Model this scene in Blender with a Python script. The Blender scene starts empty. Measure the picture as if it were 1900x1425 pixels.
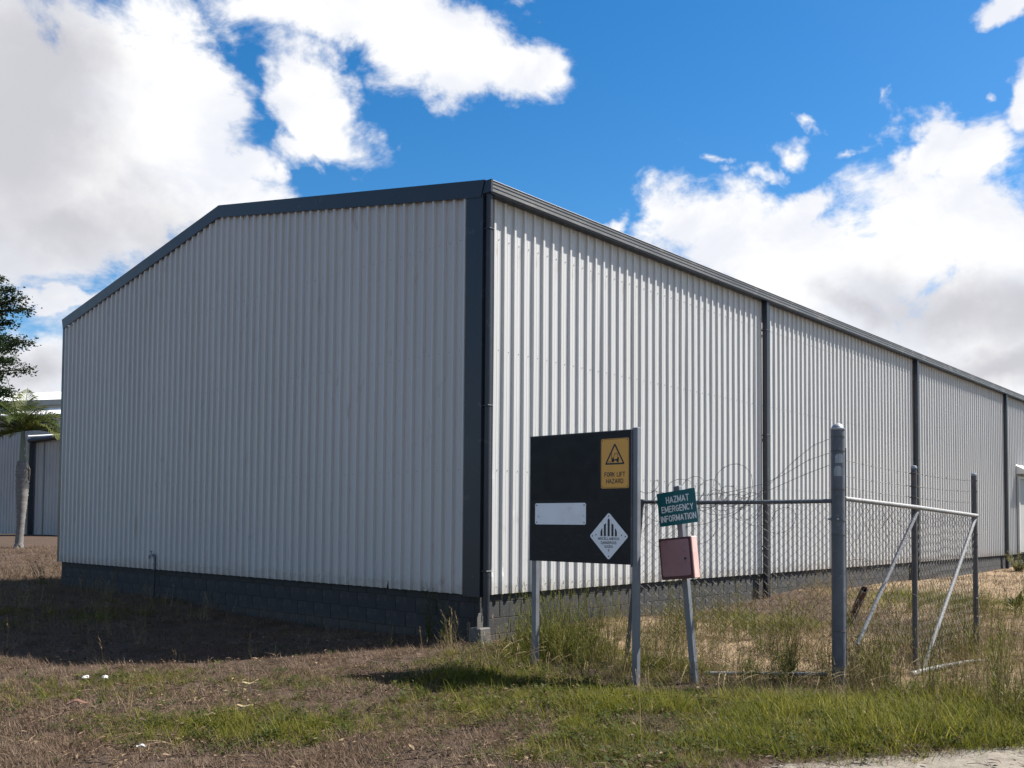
import bpy, math, random
import numpy as np
from mathutils import Vector, Matrix
random.seed(7); rng = np.random.default_rng(11)
S = bpy.context.scene
COL = S.collection
R = math.radians

# ------------------------------------------------------------------ camera
cam_d = bpy.data.cameras.new('camera'); cam = bpy.data.objects.new('camera', cam_d); COL.objects.link(cam)
YAW, PITCH, ROLL = 0.733, 0.0379, 0.0076
CAM = Vector((-8.2134, -7.898, 1.6))
f_ = Vector((math.cos(PITCH)*math.cos(YAW), math.cos(PITCH)*math.sin(YAW), math.sin(PITCH)))
r_ = Vector((math.sin(YAW), -math.cos(YAW), 0)); u_ = r_.cross(f_)
rr = r_*math.cos(ROLL)+u_*math.sin(ROLL); uu = -r_*math.sin(ROLL)+u_*math.cos(ROLL)
M = Matrix((rr, uu, -f_)).transposed().to_4x4(); M.translation = CAM
cam.matrix_world = M
cam_d.sensor_width = 36; cam_d.lens = 36*1730.14/1900
cam_d.shift_y = (903.2-712.5)/1900; cam_d.shift_x = 0.0005
cam_d.clip_start = 0.1; cam_d.clip_end = 4000
S.camera = cam

# ------------------------------------------------------------------ light, view
SUN_AZ, SUN_EL = -32.0, 51.0          # azimuth counter-clockwise from +X
SKY_STRENGTH, SUN_STRENGTH = 0.062, 5.0
S.view_settings.view_transform = 'Standard'; S.view_settings.look = 'None'
S.view_settings.gamma = 1; S.view_settings.use_curve_mapping = False
S.view_settings.exposure = 1.27
sun_d = bpy.data.lights.new('sun', 'SUN'); sun = bpy.data.objects.new('sun', sun_d); COL.objects.link(sun)
sun_d.energy = SUN_STRENGTH; sun_d.angle = R(0.53); sun_d.color = (1.0, 0.955, 0.88)
sv = Vector((math.cos(R(SUN_EL))*math.cos(R(SUN_AZ)), math.cos(R(SUN_EL))*math.sin(R(SUN_AZ)), math.sin(R(SUN_EL))))
sun.rotation_euler = sv.to_track_quat('Z', 'Y').to_euler(); sun.location = sv*60

# ------------------------------------------------------------------ node helper
class NT:
    def __init__(s, tree): s.t = tree; s.n = tree.nodes; s.l = tree.links
    def new(s, typ, **kw):
        n = s.n.new(typ)
        for k, v in kw.items():
            if k == 'ins':
                for kk, vv in v.items():
                    if isinstance(vv, bpy.types.NodeSocket): s.l.new(vv, n.inputs[kk])
                    else: n.inputs[kk].default_value = vv
            else: setattr(n, k, v)
        return n
    def math(s, op, a, b=None, c=None, clamp=False):
        n = s.n.new('ShaderNodeMath'); n.operation = op; n.use_clamp = clamp
        for i, v in enumerate((a, b, c)):
            if v is None: continue
            if isinstance(v, bpy.types.NodeSocket): s.l.new(v, n.inputs[i])
            else: n.inputs[i].default_value = v
        return n.outputs[0]
    def mapr(s, v, a, b, c=0., d=1., typ='SMOOTHSTEP'):
        n = s.n.new('ShaderNodeMapRange'); n.interpolation_type = typ
        s.l.new(v, n.inputs[0])
        for i, x in enumerate((a, b, c, d)): n.inputs[i+1].default_value = x
        return n.outputs[0]
    def mix(s, fac, a, b, mode='MIX'):
        n = s.n.new('ShaderNodeMix'); n.data_type = 'RGBA'; n.blend_type = mode; n.clamp_factor = True
        for i, v in ((0, fac), (6, a), (7, b)):
            if isinstance(v, bpy.types.NodeSocket): s.l.new(v, n.inputs[i])
            elif i == 0: n.inputs[0].default_value = v
            else: n.inputs[i].default_value = (*v, 1) if len(v) == 3 else v
        return n.outputs[2]
    def noise(s, vec, scale, detail=4, rough=.55, dist=0., out='Fac'):
        n = s.n.new('ShaderNodeTexNoise')
        n.inputs['Scale'].default_value = scale; n.inputs['Detail'].default_value = detail
        n.inputs['Roughness'].default_value = rough; n.inputs['Distortion'].default_value = dist
        if vec is not None: s.l.new(vec, n.inputs['Vector'])
        return n.outputs[out]
    def scalev(s, vec, xyz):
        n = s.n.new('ShaderNodeVectorMath'); n.operation = 'MULTIPLY'
        s.l.new(vec, n.inputs[0]); n.inputs[1].default_value = xyz; return n.outputs[0]
    def ramp(s, fac, stops):
        n = s.n.new('ShaderNodeValToRGB'); cr = n.color_ramp
        while len(cr.elements) < len(stops): cr.elements.new(.5)
        for e, (p, c) in zip(cr.elements, stops): e.position = p; e.color = (*c, 1)
        s.l.new(fac, n.inputs[0]); return n.outputs[0]

# ------------------------------------------------------------------ sky: Nishita air with procedural clouds, laid out by azimuth / elevation
W = bpy.data.worlds.new('World'); S.world = W; W.use_nodes = True
T = NT(W.node_tree); T.n.clear()
sky = T.new('ShaderNodeTexSky', sky_type='NISHITA', sun_disc=False, sun_elevation=R(SUN_EL), sun_rotation=R(90-SUN_AZ),
            altitude=0, air_density=1.0, dust_density=0.35, ozone_density=2.2)
hsv = T.new('ShaderNodeHueSaturation', ins={'Saturation': 1.42, 'Value': 1.0, 'Color': sky.outputs[0]})
tc = T.new('ShaderNodeTexCoord'); D = tc.outputs['Generated']
sx = T.new('ShaderNodeSeparateXYZ', ins={0: D})
DEG = 57.29578
az = T.math('MULTIPLY', T.math('ARCTAN2', sx.outputs[1], sx.outputs[0]), DEG)
el = T.math('MULTIPLY', T.math('ARCSINE', sx.outputs[2]), DEG)
wv = T.noise(D, 9., 5, .6, 0, 'Color')
wn = T.new('ShaderNodeVectorMath', operation='SUBTRACT', ins={0: wv, 1: (.5, .5, .5)})
ae = T.new('ShaderNodeCombineXYZ', ins={0: az, 1: el})
P = T.new('ShaderNodeVectorMath', operation='MULTIPLY_ADD', ins={0: wn.outputs[0], 1: (8., 6., 0), 2: ae.outputs[0]}).outputs[0]
# (azimuth, elevation, half width, half height, tilt), degrees
CLOUDS = [(68.09, 21.1, 9.37, 9.58, -9.73, 1.0),
    (62.14, 22.83, 4.49, 8.17, -7.84, 1.0),
    (69.55, 15.4, 11.17, 3.62, -8.04, 1.0),
    (59.95, 19.17, 4.39, 2.71, 18.35, 1.0),
    (77.24, 18.77, 6.9, 12.42, -12.59, 1.0),
    (53.2, 28.68, 9.47, 2.21, -5.08, 1.0),
    (46.22, 27.8, 6.66, 3.13, 5.99, 1.0),
    (42.51, 26.93, 3.04, 1.64, -0.53, 1.0),
    (53.76, 24.04, 5.26, 2.34, 37.58, 1.0),
    (53.41, 22.23, 3.89, 1.49, -4.4, 1.0),
    (57.83, 20.55, 1.88, 1.72, -5.7, 1.0),
    (68.13, 12.23, 3.79, 0.75, -6.25, 1.0),
    (69.88, 7.94, 4.18, 2.46, -4.62, 1.0),
    (24.27, 15.32, 10.34, 3.59, 4.25, 1.0),
    (17.01, 16.09, 7.47, 4.53, 6.65, 1.0),
    (30.2, 17.5, 4.45, 2.29, -6.43, 1.0),
    (18.65, 20.49, 1.68, 3.37, -2.09, 1.0),
    (13.09, 10.27, 10.77, 6.26, 5.07, 1.0),
    (24.25, 17.98, 2.44, 1.81, 4.97, 1.0),
    (15.62, 18.97, 3.54, 1.77, 8.26, 1.0),
    (26.08, 21.46, 3.31, 1.54, 14.14, 0.3),
    (27.34, 20.57, 2.21, 1.16, 4.54, 0.3),
    (24.54, 22.3, 2.46, 0.98, 5.93, 0.2),
    (22.13, 21.34, 2.39, 1.11, 6.6, 0.2),
    (20.05, 24.06, 1.32, 1.19, 8.17, 0.22),
    (15.26, 22.17, 1.09, 1.31, 9.6, 0.24),
    (28.76, 21.34, 1.44, 1.01, 4.19, 0.22),
    (30.52, 21.95, 3.23, 1.44, 3.66, 0.12),
    (13.66, 26.74, 1.74, 0.82, 11.87, 1.0),
    (12.56, 21.64, 1.3, 1.8, 10.55, 1.0),
    (36.08, 18.03, 2.93, 1.24, -17.3, 0.5),
    (22.48, 11.88, 5.76, 2.08, 23.64, 1.0),
    (26.11, 14.24, 4.72, 1.8, 22.8, 1.0)]
GREYS = [(70.19, 19.93, 6.9, 10.59, -10.16, 1.0),
    (67.13, 15.73, 9.14, 3.4, -7.41, 1.0),
    (69.77, 23.66, 5.93, 5.58, -11.34, 1.0),
    (17.33, 12.09, 9.27, 3.17, 15.31, 1.0),
    (21.3, 12.7, 5.96, 1.77, 19.25, 1.0),
    (13.11, 8.27, 7.67, 2.3, 4.02, 1.0),
    (69.88, 7.94, 3.92, 1.74, -4.62, 1.0)]
def field(lst):
    acc = None
    for (a, e, w, h, t, pk) in lst:
        m = T.new('ShaderNodeMapping', vector_type='TEXTURE')
        T.l.new(P, m.inputs[0]); m.inputs[1].default_value = (a, e, 0); m.inputs[2].default_value = (0, 0, R(t)); m.inputs[3].default_value = (w, h, 1)
        ln = T.new('ShaderNodeVectorMath', operation='LENGTH', ins={0: m.outputs[0]}).outputs['Value']
        v = T.math('SUBTRACT', pk, ln)
        acc = v if acc is None else T.math('SMOOTH_MAX', acc, v, .12)
    return T.math('MAXIMUM', acc, -1.5)
F1 = field(CLOUDS); G1 = field(GREYS)
Dv = T.scalev(D, (1, 1, 1.5))
fb = T.noise(Dv, 11., 9, .62, .3)
fb2 = T.noise(Dv, 5., 5, .55, .2)
# rest of the sky, out of view: broken cumulus, cover shaped to set ambient light
wide = T.mapr(T.noise(Dv, 2.3, 3, .5), .47, .61, -1., .45)
daz = T.math('ABSOLUTE', T.math('SUBTRACT', az, 42.))
out = T.math('MAXIMUM', T.mapr(daz, 31., 40.), T.mapr(el, 31., 38.))
F1 = T.math('MAXIMUM', F1, T.math('ADD', wide, T.math('MULTIPLY_ADD', out, 1.6, -1.6)))
dens = T.math('ADD', F1, T.math('MULTIPLY_ADD', fb, 2.3, -1.17))
alpha = T.mapr(dens, -.14, .42)
grey = T.math('MULTIPLY', T.mapr(T.math('ADD', G1, T.math('MULTIPLY_ADD', fb2, 1.1, -.55)), -.1, .95), 1.0)
lump = T.mapr(T.noise(Dv, 8.5, 6, .55, .3), .36, .62)
white = T.mix(lump, (.83, .855, .92), (1.03, 1.03, 1.03))
white = T.mix(T.mapr(dens, .1, .55), T.mix(.4, white, (.84, .86, .92)), white)
ccol = T.mix(grey, white, (.60, .60, .645))
b1 = T.new('ShaderNodeBackground', ins={'Color': hsv.outputs[0], 'Strength': SKY_STRENGTH})
b2 = T.new('ShaderNodeBackground', ins={'Color': ccol, 'Strength': 0.435})
mx = T.new('ShaderNodeMixShader'); T.l.new(alpha, mx.inputs[0]); T.l.new(b1.outputs[0], mx.inputs[1]); T.l.new(b2.outputs[0], mx.inputs[2])
wo = T.new('ShaderNodeOutputWorld'); T.l.new(mx.outputs[0], wo.inputs[0])
W.cycles.sampling_method = 'MANUAL'; W.cycles.sample_map_resolution = 512
S.cycles.max_bounces = 6; S.cycles.transparent_max_bounces = 8
S.cycles.use_denoising = True; S.cycles.denoising_prefilter = 'NONE'; S.cycles.use_adaptive_sampling = False

# ------------------------------------------------------------------ materials
def mat(name, col=(.5, .5, .5), rough=.6, metal=0., var=.12, vscale=3., bump=0., bscale=40., vec=(1, 1, 1), spec=.5, dirt=None, splash=None):
    m = bpy.data.materials.new(name); m.use_nodes = True; t = NT(m.node_tree); b = t.n['Principled BSDF']
    g = t.new('ShaderNodeTexCoord').outputs['Object']; g = t.scalev(g, vec)
    n1 = t.noise(g, vscale, 6, .6)
    c = t.mix(t.mapr(n1, .3, .7, 0, 1, 'LINEAR'), tuple(x*(1-var) for x in col), tuple(min(1, x*(1+var)) for x in col))
    if dirt:
        dc, amt, ds = dirt
        n2 = t.noise(g, ds, 8, .65, .5)
        c = t.mix(t.mapr(n2, .62-amt*.3, .72, 0, 1), c, dc)
    if splash:
        zc_, z1, z2 = splash; sz = t.new('ShaderNodeSeparateXYZ', ins={0: t.new('ShaderNodeNewGeometry').outputs['Position']})
        ns = t.noise(t.new('ShaderNodeNewGeometry').outputs['Position'], 11., 7, .7); hgt = t.mapr(sz.outputs[2], z1, z2, 1, 0, 'LINEAR')
        c = t.mix(t.mapr(t.math('ADD', t.math('MULTIPLY', hgt, .55), ns), .72, 1.05, 0, .4), c, zc_)
    t.l.new(c, b.inputs['Base Color'])
    t.l.new(t.mapr(n1, .2, .8, rough*.85, min(1, rough*1.15), 'LINEAR'), b.inputs['Roughness'])
    b.inputs['Metallic'].default_value = metal; b.inputs['Specular IOR Level'].default_value = spec
    if bump:
        bn = t.new('ShaderNodeBump', ins={'Strength': bump, 'Distance': .01, 'Height': t.noise(g, bscale, 5, .6)})
        t.l.new(bn.outputs[0], b.inputs['Normal'])
    return m
MAT = {}
MAT['clad'] = mat('painted_cladding', (.46, .457, .452), .42, 0, .05, .6, .25, 1.6, (1, 1, .35), .45, ((.38, .365, .345), .12, 5.), ((.27, .225, .175), .70, 1.05))
MAT['char'] = mat('charcoal_steel', (.0155, .0185, .027), .42, 0, .15, 2., .1, 6., dirt=((.06, .06, .065), .1, 6.))
MAT['gutter'] = mat('weathered_gutter', (.10, .10, .102), .5, .0, .2, 3., .1, 8., (.4, 1, 1), dirt=((.22, .205, .19), .35, 5.))
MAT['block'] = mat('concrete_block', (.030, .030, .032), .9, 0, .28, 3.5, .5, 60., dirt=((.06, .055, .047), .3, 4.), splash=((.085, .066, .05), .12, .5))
MAT['mortar'] = mat('mortar', (.05, .049, .047), .95, 0, .2, 8., .3, 60.)
MAT['concrete'] = mat('rough_concrete', (.105, .10, .092), .95, 0, .2, 9., .6, 70., dirt=((.06, .055, .045), .3, 8.))
MAT['galv'] = mat('galvanised_steel', (.26, .275, .30), .48, .35, .18, 7., .15, 25., dirt=((.16, .165, .175), .25, 9.))
MAT['galvold'] = mat('weathered_galvanised', (.085, .092, .11), .55, .2, .25, 6., .2, 25., dirt=((.15, .155, .17), .2, 10.))
MAT['pipe_light'] = mat('flaking_light_paint', (.24, .24, .24), .6, .0, .3, 22., .4, 40., dirt=((.13, .105, .09), .5, 22.))
MAT['rust'] = mat('rusty_steel', (.075, .048, .038), .85, .1, .4, 12., .5, 60.)
MAT['stile'] = mat('rusty_gate_pipe', (.085, .082, .085), .7, .2, .3, 10., .3, 40., dirt=((.14, .075, .05), .22, 12.))
MAT['wire'] = mat('fence_wire', (.062, .06, .058), .7, .1, .35, 9., dirt=((.07, .042, .03), .3, 9.))
MAT['barb'] = mat('barbed_wire_steel', (.06, .058, .056), .6, .2, .3, 9.)
MAT['alu'] = mat('sign_post_steel', (.16, .168, .185), .45, .3, .12, 6., .1, 30.)
MAT['yellow'] = mat('yellow_sign_face', (.66, .335, .06), .5, 0, .05, 5.)
MAT['white'] = mat('white_sign_face', (.74, .75, .78), .45, 0, .05, 4., dirt=((.5, .5, .5), .08, 9.))
MAT['ink'] = mat('black_print', (.012, .012, .014), .5, 0, .2, 9.)
MAT['letter'] = mat('white_print', (.74, .77, .80), .5, 0, .06, 9.)
MAT['teal'] = mat('teal_sign_face', (.004, .105, .122), .45, 0, .12, 4.)
MAT['box'] = mat('faded_red_box', (.29, .15, .165), .5, 0, .1, 4., .08, 20., dirt=((.20, .095, .08), .22, 9.))
MAT['boxside'] = mat('pale_red_box', (.56, .35, .32), .55, 0, .1, 5., .08, 20., dirt=((.62, .54, .48), .4, 6.))  # box body, a paler red than the door on its front
MAT['boxedge'] = mat('dark_red_rim', (.075, .026, .028), .6, 0, .2, 6.)
MAT['shedwall'] = mat('grey_shed_wall', (.38, .385, .39), .6, 0, .1, .5, .1, 3.)
MAT['whiteroof'] = mat('white_roof', (.80, .80, .77), .5, 0, .04, 1.)
MAT['fascia'] = mat('grey_green_fascia', (.24, .25, .245), .6, 0, .1, 1.)
MAT['paper'] = mat('paper', (.50, .49, .46), .8, 0, .2, 14., .3, 30., dirt=((.25, .20, .15), .3, 20.))
MAT['husk'] = mat('dry_husk', (.26, .20, .11), .8, 0, .35, 16.)
MAT['deadleaf'] = mat('dead_leaf', (.115, .055, .035), .8, 0, .3, 14.)
MAT['stone'] = mat('brown_stone', (.17, .12, .085), .9, 0, .35, 9., .6, 30.)
MAT['palmtrunk'] = mat('palm_trunk', (.135, .127, .12), .9, 0, .35, 4., .5, 12., (1, 1, 5), dirt=((.10, .09, .085), .3, 6.))
MAT['shaft'] = mat('palm_crownshaft', (.12, .135, .10), .6, 0, .2, 3.)
MAT['bark'] = mat('bark', (.10, .078, .06), .95, 0, .3, 6., .7, 20., (1, 1, .3))
MAT['twig'] = mat('dead_twig', (.13, .10, .075), .9, 0, .35, 12.)
MAT['door'] = mat('pale_door', (.33, .325, .315), .5, 0, .08, 2.)
MAT['blacksteel'] = mat('black_steel', (.018, .018, .02), .5, .2, .2, 6.)

def leaf_mat(name, stops, patch=None, transl=.35, rough=.6, posscale=.9):
    m = bpy.data.materials.new(name); m.use_nodes = True; t = NT(m.node_tree); t.n.clear()
    oi = t.new('ShaderNodeObjectInfo'); geo = t.new('ShaderNodeNewGeometry')
    n1 = t.noise(geo.outputs['Position'], 60., 2, .5)
    n2 = t.noise(geo.outputs['Position'], posscale, 4, .6)
    fac = t.math('ADD', t.math('MULTIPLY', oi.outputs['Random'], .5), t.math('MULTIPLY', t.mapr(n1, .3, .7, 0, 1, 'LINEAR'), .5))
    c = t.ramp(fac, stops)
    if patch: c = t.mix(t.mapr(n2, .45, .62), c, t.mix(.75, c, patch))
    p = t.new('ShaderNodeBsdfPrincipled', ins={'Base Color': c, 'Roughness': rough, 'Specular IOR Level': .12})
    tr = t.new('ShaderNodeBsdfTranslucent', ins={'Color': c})
    mx = t.new('ShaderNodeMixShader', ins={0: transl, 1: p.outputs[0], 2: tr.outputs[0]})
    o = t.new('ShaderNodeOutputMaterial', ins={0: mx.outputs[0]})
    return m
MAT['dry'] = leaf_mat('dry_grass_blades', [(0, (.045, .031, .022)), (.35, (.105, .074, .052)), (.7, (.185, .132, .092)), (1, (.29, .22, .15))], (.135, .09, .060), .25)
MAT['green'] = leaf_mat('green_grass_blades', [(0, (.026, .036, .006)), (.28, (.08, .093, .011)), (.58, (.165, .162, .02)), (.8, (.24, .205, .055)), (1, (.34, .26, .125))], (.105, .115, .013), .45, .6, 1.6)
MAT['tall'] = leaf_mat('tall_grass_stems', [(0, (.06, .075, .015)), (.5, (.13, .14, .026)), (.8, (.20, .18, .05)), (1, (.29, .23, .11))], (.11, .105, .028), .4)
MAT['straw'] = leaf_mat('straw_stems', [(0, (.11, .08, .04)), (.4, (.22, .162, .085)), (.75, (.34, .255, .14)), (1, (.45, .35, .215))], (.15, .125, .048), .3)
MAT['litterbits'] = leaf_mat('leaf_litter', [(0, (.035, .022, .015)), (.5, (.09, .058, .036)), (.8, (.20, .14, .085)), (1, (.36, .29, .20))], None, .1)
MAT['weed'] = leaf_mat('broad_weed_leaves', [(0, (.018, .03, .007)), (.5, (.042, .055, .012)), (1, (.09, .09, .022))], None, .35)
MAT['treeleaf'] = leaf_mat('tree_leaves', [(0, (.006, .015, .006)), (.5, (.015, .029, .011)), (1, (.034, .05, .018))], (.012, .026, .011), .3, .6, .5)
MAT['frond'] = leaf_mat('palm_leaflets', [(0, (.022, .036, .010)), (.5, (.06, .08, .02)), (.85, (.14, .145, .045)), (1, (.24, .22, .09))], None, .3)
MAT['flower'] = mat('tiny_flowers', (.75, .74, .62), .8, 0, .1, 9.)

# ------------------------------------------------------------------ mesh helper
class MB:
    def __init__(s): s.v = []; s.f = []
    def add(s, vs, fs):
        o = len(s.v); s.v.extend([tuple(v) for v in vs]); s.f.extend([tuple(i+o for i in f) for f in fs]); return o
    def box(s, a, b, mtx=None, bev=0.):
        x0, y0, z0 = a; x1, y1, z1 = b
        if bev:
            # chamfered box: three stacked rings
            e = bev
            def ring(z, k): return [(x0+k, y0+e, z), (x0+e, y0+k, z), (x1-e, y0+k, z), (x1-k, y0+e, z), (x1-k, y1-e, z), (x1-e, y1-k, z), (x0+e, y1-k, z), (x0+k, y1-e, z)]
            vs = ring(z0, e)[:]; vs += ring(z0+e, 0) + ring(z1-e, 0) + ring(z1, e)
            fs = []
            for l in range(3):
                for i in range(8): j = (i+1) % 8; fs.append((l*8+i, l*8+j, l*8+8+j, l*8+8+i))
            fs.append(tuple(range(7, -1, -1))); fs.append(tuple(range(24, 32)))
        else:
            vs = [(x0, y0, z0), (x1, y0, z0), (x1, y1, z0), (x0, y1, z0), (x0, y0, z1), (x1, y0, z1), (x1, y1, z1), (x0, y1, z1)]
            fs = [(3, 2, 1, 0), (4, 5, 6, 7), (0, 1, 5, 4), (1, 2, 6, 5), (2, 3, 7, 6), (3, 0, 4, 7)]
        if mtx is not None: vs = [tuple(mtx @ Vector(v)) for v in vs]
        s.add(vs, fs); return s
    def tube(s, pts, r, k=8, cap=True, twist=0.):
        pts = [Vector(p) for p in pts]; n = len(pts)
        rs = r if hasattr(r, '__len__') else [r]*n
        o = len(s.v); prev = None
        for i, p in enumerate(pts):
            t = (pts[min(i+1, n-1)]-pts[max(i-1, 0)])
            if t.length < 1e-9: t = Vector((0, 0, 1))
            t.normalize()
            if prev is None:
                a = Vector((0, 0, 1)) if abs(t.z) < .9 else Vector((1, 0, 0))
                nx = t.cross(a).normalized()
            else:
                nx = prev - t*prev.dot(t)
                nx = nx.normalized() if nx.length > 1e-6 else t.orthogonal().normalized()
            prev = nx; ny = t.cross(nx)
            for j in range(k):
                a = 2*math.pi*j/k+twist
                s.v.append(tuple(p+nx*(rs[i]*math.cos(a))+ny*(rs[i]*math.sin(a))))
        for i in range(n-1):
            for j in range(k):
                j2 = (j+1) % k
                s.f.append((o+i*k+j, o+i*k+j2, o+(i+1)*k+j2, o+(i+1)*k+j))
        if cap and k > 2:
            s.f.append(tuple(o+j for j in range(k-1, -1, -1))); s.f.append(tuple(o+(n-1)*k+j for j in range(k)))
        return s
    def lathe(s, prof, c, k=20):
        o = len(s.v)
        for (r, z) in prof:
            for j in range(k):
                a = 2*math.pi*j/k; s.v.append((c[0]+r*math.cos(a), c[1]+r*math.sin(a), c[2]+z))
        for i in range(len(prof)-1):
            for j in range(k):
                j2 = (j+1) % k; s.f.append((o+i*k+j, o+i*k+j2, o+(i+1)*k+j2, o+(i+1)*k+j))
        s.f.append(tuple(o+j for j in range(k-1, -1, -1))); s.f.append(tuple(o+(len(prof)-1)*k+j for j in range(k)))
        return s
    def prism(s, poly, to3, d0, d1):
        # poly: 2D outline; to3(u, v, d) -> point; a plate between depths d0 (back) and d1 (front)
        n = len(poly); vs = [to3(u, v, d0) for u, v in poly]+[to3(u, v, d1) for u, v in poly]
        fs = [tuple(range(n-1, -1, -1)), tuple(range(n, 2*n))]+[(i, (i+1) % n, n+(i+1) % n, n+i) for i in range(n)]
        s.add(vs, fs); return s
    def mesh(s, name, m, smooth=False):
        me = bpy.data.meshes.new(name); me.from_pydata(s.v, [], s.f)
        me.materials.append(m)
        if smooth:
            for p in me.polygons: p.use_smooth = True
            me.set_sharp_from_angle(angle=R(40))
        me.update(); return me
    def build(s, name, m, parent=None, smooth=False, label=None, kind=None):
        o = bpy.data.objects.new(name, s.mesh(name, m, smooth)); COL.objects.link(o)
        if parent is not None: put(o, parent)
        if label: o['label'] = label
        if kind: o['kind'] = kind
        return o
def base_of(o):
    v = Vector((0, 0, 0))
    while o is not None: v = v+o.location; o = o.parent
    return v
def put(o, parent, loc=None):
    o.parent = parent; o.location = (Vector(loc) if loc is not None else Vector((0, 0, 0)))-base_of(parent)
def thing(name, label, cat, loc=(0, 0, 0), group=None):
    o = bpy.data.objects.new(name, None); COL.objects.link(o); o.location = loc; o.empty_display_size = .3
    o['label'] = label; o['category'] = cat
    if group: o['group'] = group
    return o
def tag(o, label, cat, group=None):
    o['label'] = label; o['category'] = cat
    if group: o['group'] = group
    return o
def arc(cx, cy, rx, ry, a0, a1, n=7): return [(cx+rx*math.cos(R(a0+(a1-a0)*i/n)), cy+ry*math.sin(R(a0+(a1-a0)*i/n))) for i in range(n+1)]
GLYPH = {
 'A': (.72, [[(0, 0), (.36, 1), (.72, 0)], [(.13, .30), (.59, .30)]]), 'C': (.66, [arc(.34, .5, .34, .5, 42, 318, 12)]), 'D': (.66, [[(.30, 1), (0, 1), (0, 0), (.30, 0)]+arc(.30, .5, .36, .5, -90, 90, 8)]),
 'E': (.58, [[(.58, 1), (0, 1), (0, 0), (.58, 0)], [(0, .52), (.52, .52)]]), 'F': (.55, [[(.55, 1), (0, 1), (0, 0)], [(0, .52), (.48, .52)]]), 'G': (.70, [arc(.35, .5, .35, .5, 42, 345, 12)+[(.69, .46), (.40, .46)]]),
 'H': (.64, [[(0, 0), (0, 1)], [(.64, 0), (.64, 1)], [(0, .52), (.64, .52)]]), 'I': (.06, [[(.03, 0), (.03, 1)]]), 'K': (.66, [[(0, 0), (0, 1)], [(.64, 1), (.02, .42)], [(.24, .60), (.66, 0)]]), 'L': (.54, [[(0, 1), (0, 0), (.54, 0)]]),
 'M': (.80, [[(0, 0), (0, 1), (.40, .12), (.80, 1), (.80, 0)]]), 'N': (.64, [[(0, 0), (0, 1), (.64, 0), (.64, 1)]]), 'O': (.72, [arc(.36, .5, .36, .5, 90, 450, 18)]), 'R': (.64, [[(0, 0), (0, 1), (.36, 1)]+arc(.36, .745, .26, .255, 90, -90, 7)+[(0, .49)], [(.34, .47), (.64, 0)]]),
 'S': (.60, [arc(.30, .75, .29, .25, 35, 255, 8)+arc(.30, .25, .30, .25, 75, -145, 8)]), 'T': (.64, [[(0, 1), (.64, 1)], [(.32, 1), (.32, 0)]]), 'U': (.64, [[(0, 1), (0, .33)]+arc(.32, .32, .32, .32, 180, 360, 8)+[(.64, 1)]]),
 'Y': (.70, [[(0, 1), (.35, .48), (.70, 1)], [(.35, .48), (.35, 0)]]), 'Z': (.62, [[(0, 1), (.62, 1), (0, 0), (.62, 0)]]), '9': (.56, [arc(.28, .70, .28, .30, 0, 360, 14)+[(.56, .62)], arc(.14, .62, .42, .62, 5, -78, 7)]), ' ': (.34, [])}
def text(body, m, parent, h, w, to3, sw=.17, gap=.26, lift=.0019):
    """sign lettering drawn stroke by stroke (mitred ribbons), fitted to width w and cap height h, centred on (0, 0)"""
    tot = sum(GLYPH[c][0] for c in body)+gap*(len(body)-1); kx = (w-sw*h)/tot; ky = h*(1-sw); x = -w/2+sw*h/2; mb_ = MB(); lay_ = 0
    for c in body:
        gw, strokes = GLYPH[c]
        parts_ = []
        for st_ in strokes:
            cur = [st_[0]]
            for i in range(1, len(st_)):
                cur.append(st_[i])
                if i < len(st_)-1:
                    va = Vector((kx*(st_[i][0]-st_[i-1][0]), ky*(st_[i][1]-st_[i-1][1]))); vb = Vector((kx*(st_[i+1][0]-st_[i][0]), ky*(st_[i+1][1]-st_[i][1])))
                    if va.length > 1e-9 and vb.length > 1e-9 and va.angle(vb) > R(98): parts_.append(cur); cur = [st_[i]]
            parts_.append(cur)
        for st_ in parts_:
            P_ = [Vector((x+px*kx, (py-.5)*ky)) for px, py in st_]; n = len(P_); lay_ += 1; lf = lift+.00006*(lay_ % 4); L_ = []; R_ = []
            closed = (P_[0]-P_[-1]).length < 1e-6
            for i in range(n):
                a = P_[i-1] if i > 0 else (P_[-2] if closed else None); b_ = P_[i+1] if i < n-1 else (P_[1] if closed else None)
                d0 = (P_[i]-a).normalized() if a is not None else (b_-P_[i]).normalized(); d1 = (b_-P_[i]).normalized() if b_ is not None else d0
                n0 = Vector((-d0.y, d0.x)); n1 = Vector((-d1.y, d1.x)); mt = (n0+n1); mt = mt.normalized() if mt.length > .05 else n0; k = min(1.7, 1/max(.25, mt.dot(n0)))*sw*h/2
                p = P_[i].copy()
                if a is None: p = p-d1*sw*h*.5*(1 if abs(d1.x) < .25 or abs(d1.y) < .25 else .35)
                if b_ is None: p = p+d0*sw*h*.5*(1 if abs(d0.x) < .25 or abs(d0.y) < .25 else .35)
                L_.append(p+mt*k); R_.append(p-mt*k)
            o = len(mb_.v); mb_.v += [to3(q.x, q.y, lf) for q in L_]+[to3(q.x, q.y, lf) for q in R_]
            mb_.f += [(o+i, o+n+i, o+n+i+1, o+i+1) for i in range(n-1)]
        x += (gw+gap)*kx
    return mb_.build('lettering', m, parent)
def rounded(w, h, r, n=4):
    p = []
    for cx, cy, a0 in ((w/2-r, h/2-r, 0), (-w/2+r, h/2-r, 90), (-w/2+r, -h/2+r, 180), (w/2-r, -h/2+r, 270)):
        for i in range(n+1): a = R(a0+90*i/n); p.append((cx+r*math.cos(a), cy+r*math.sin(a)))
    return p

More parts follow.
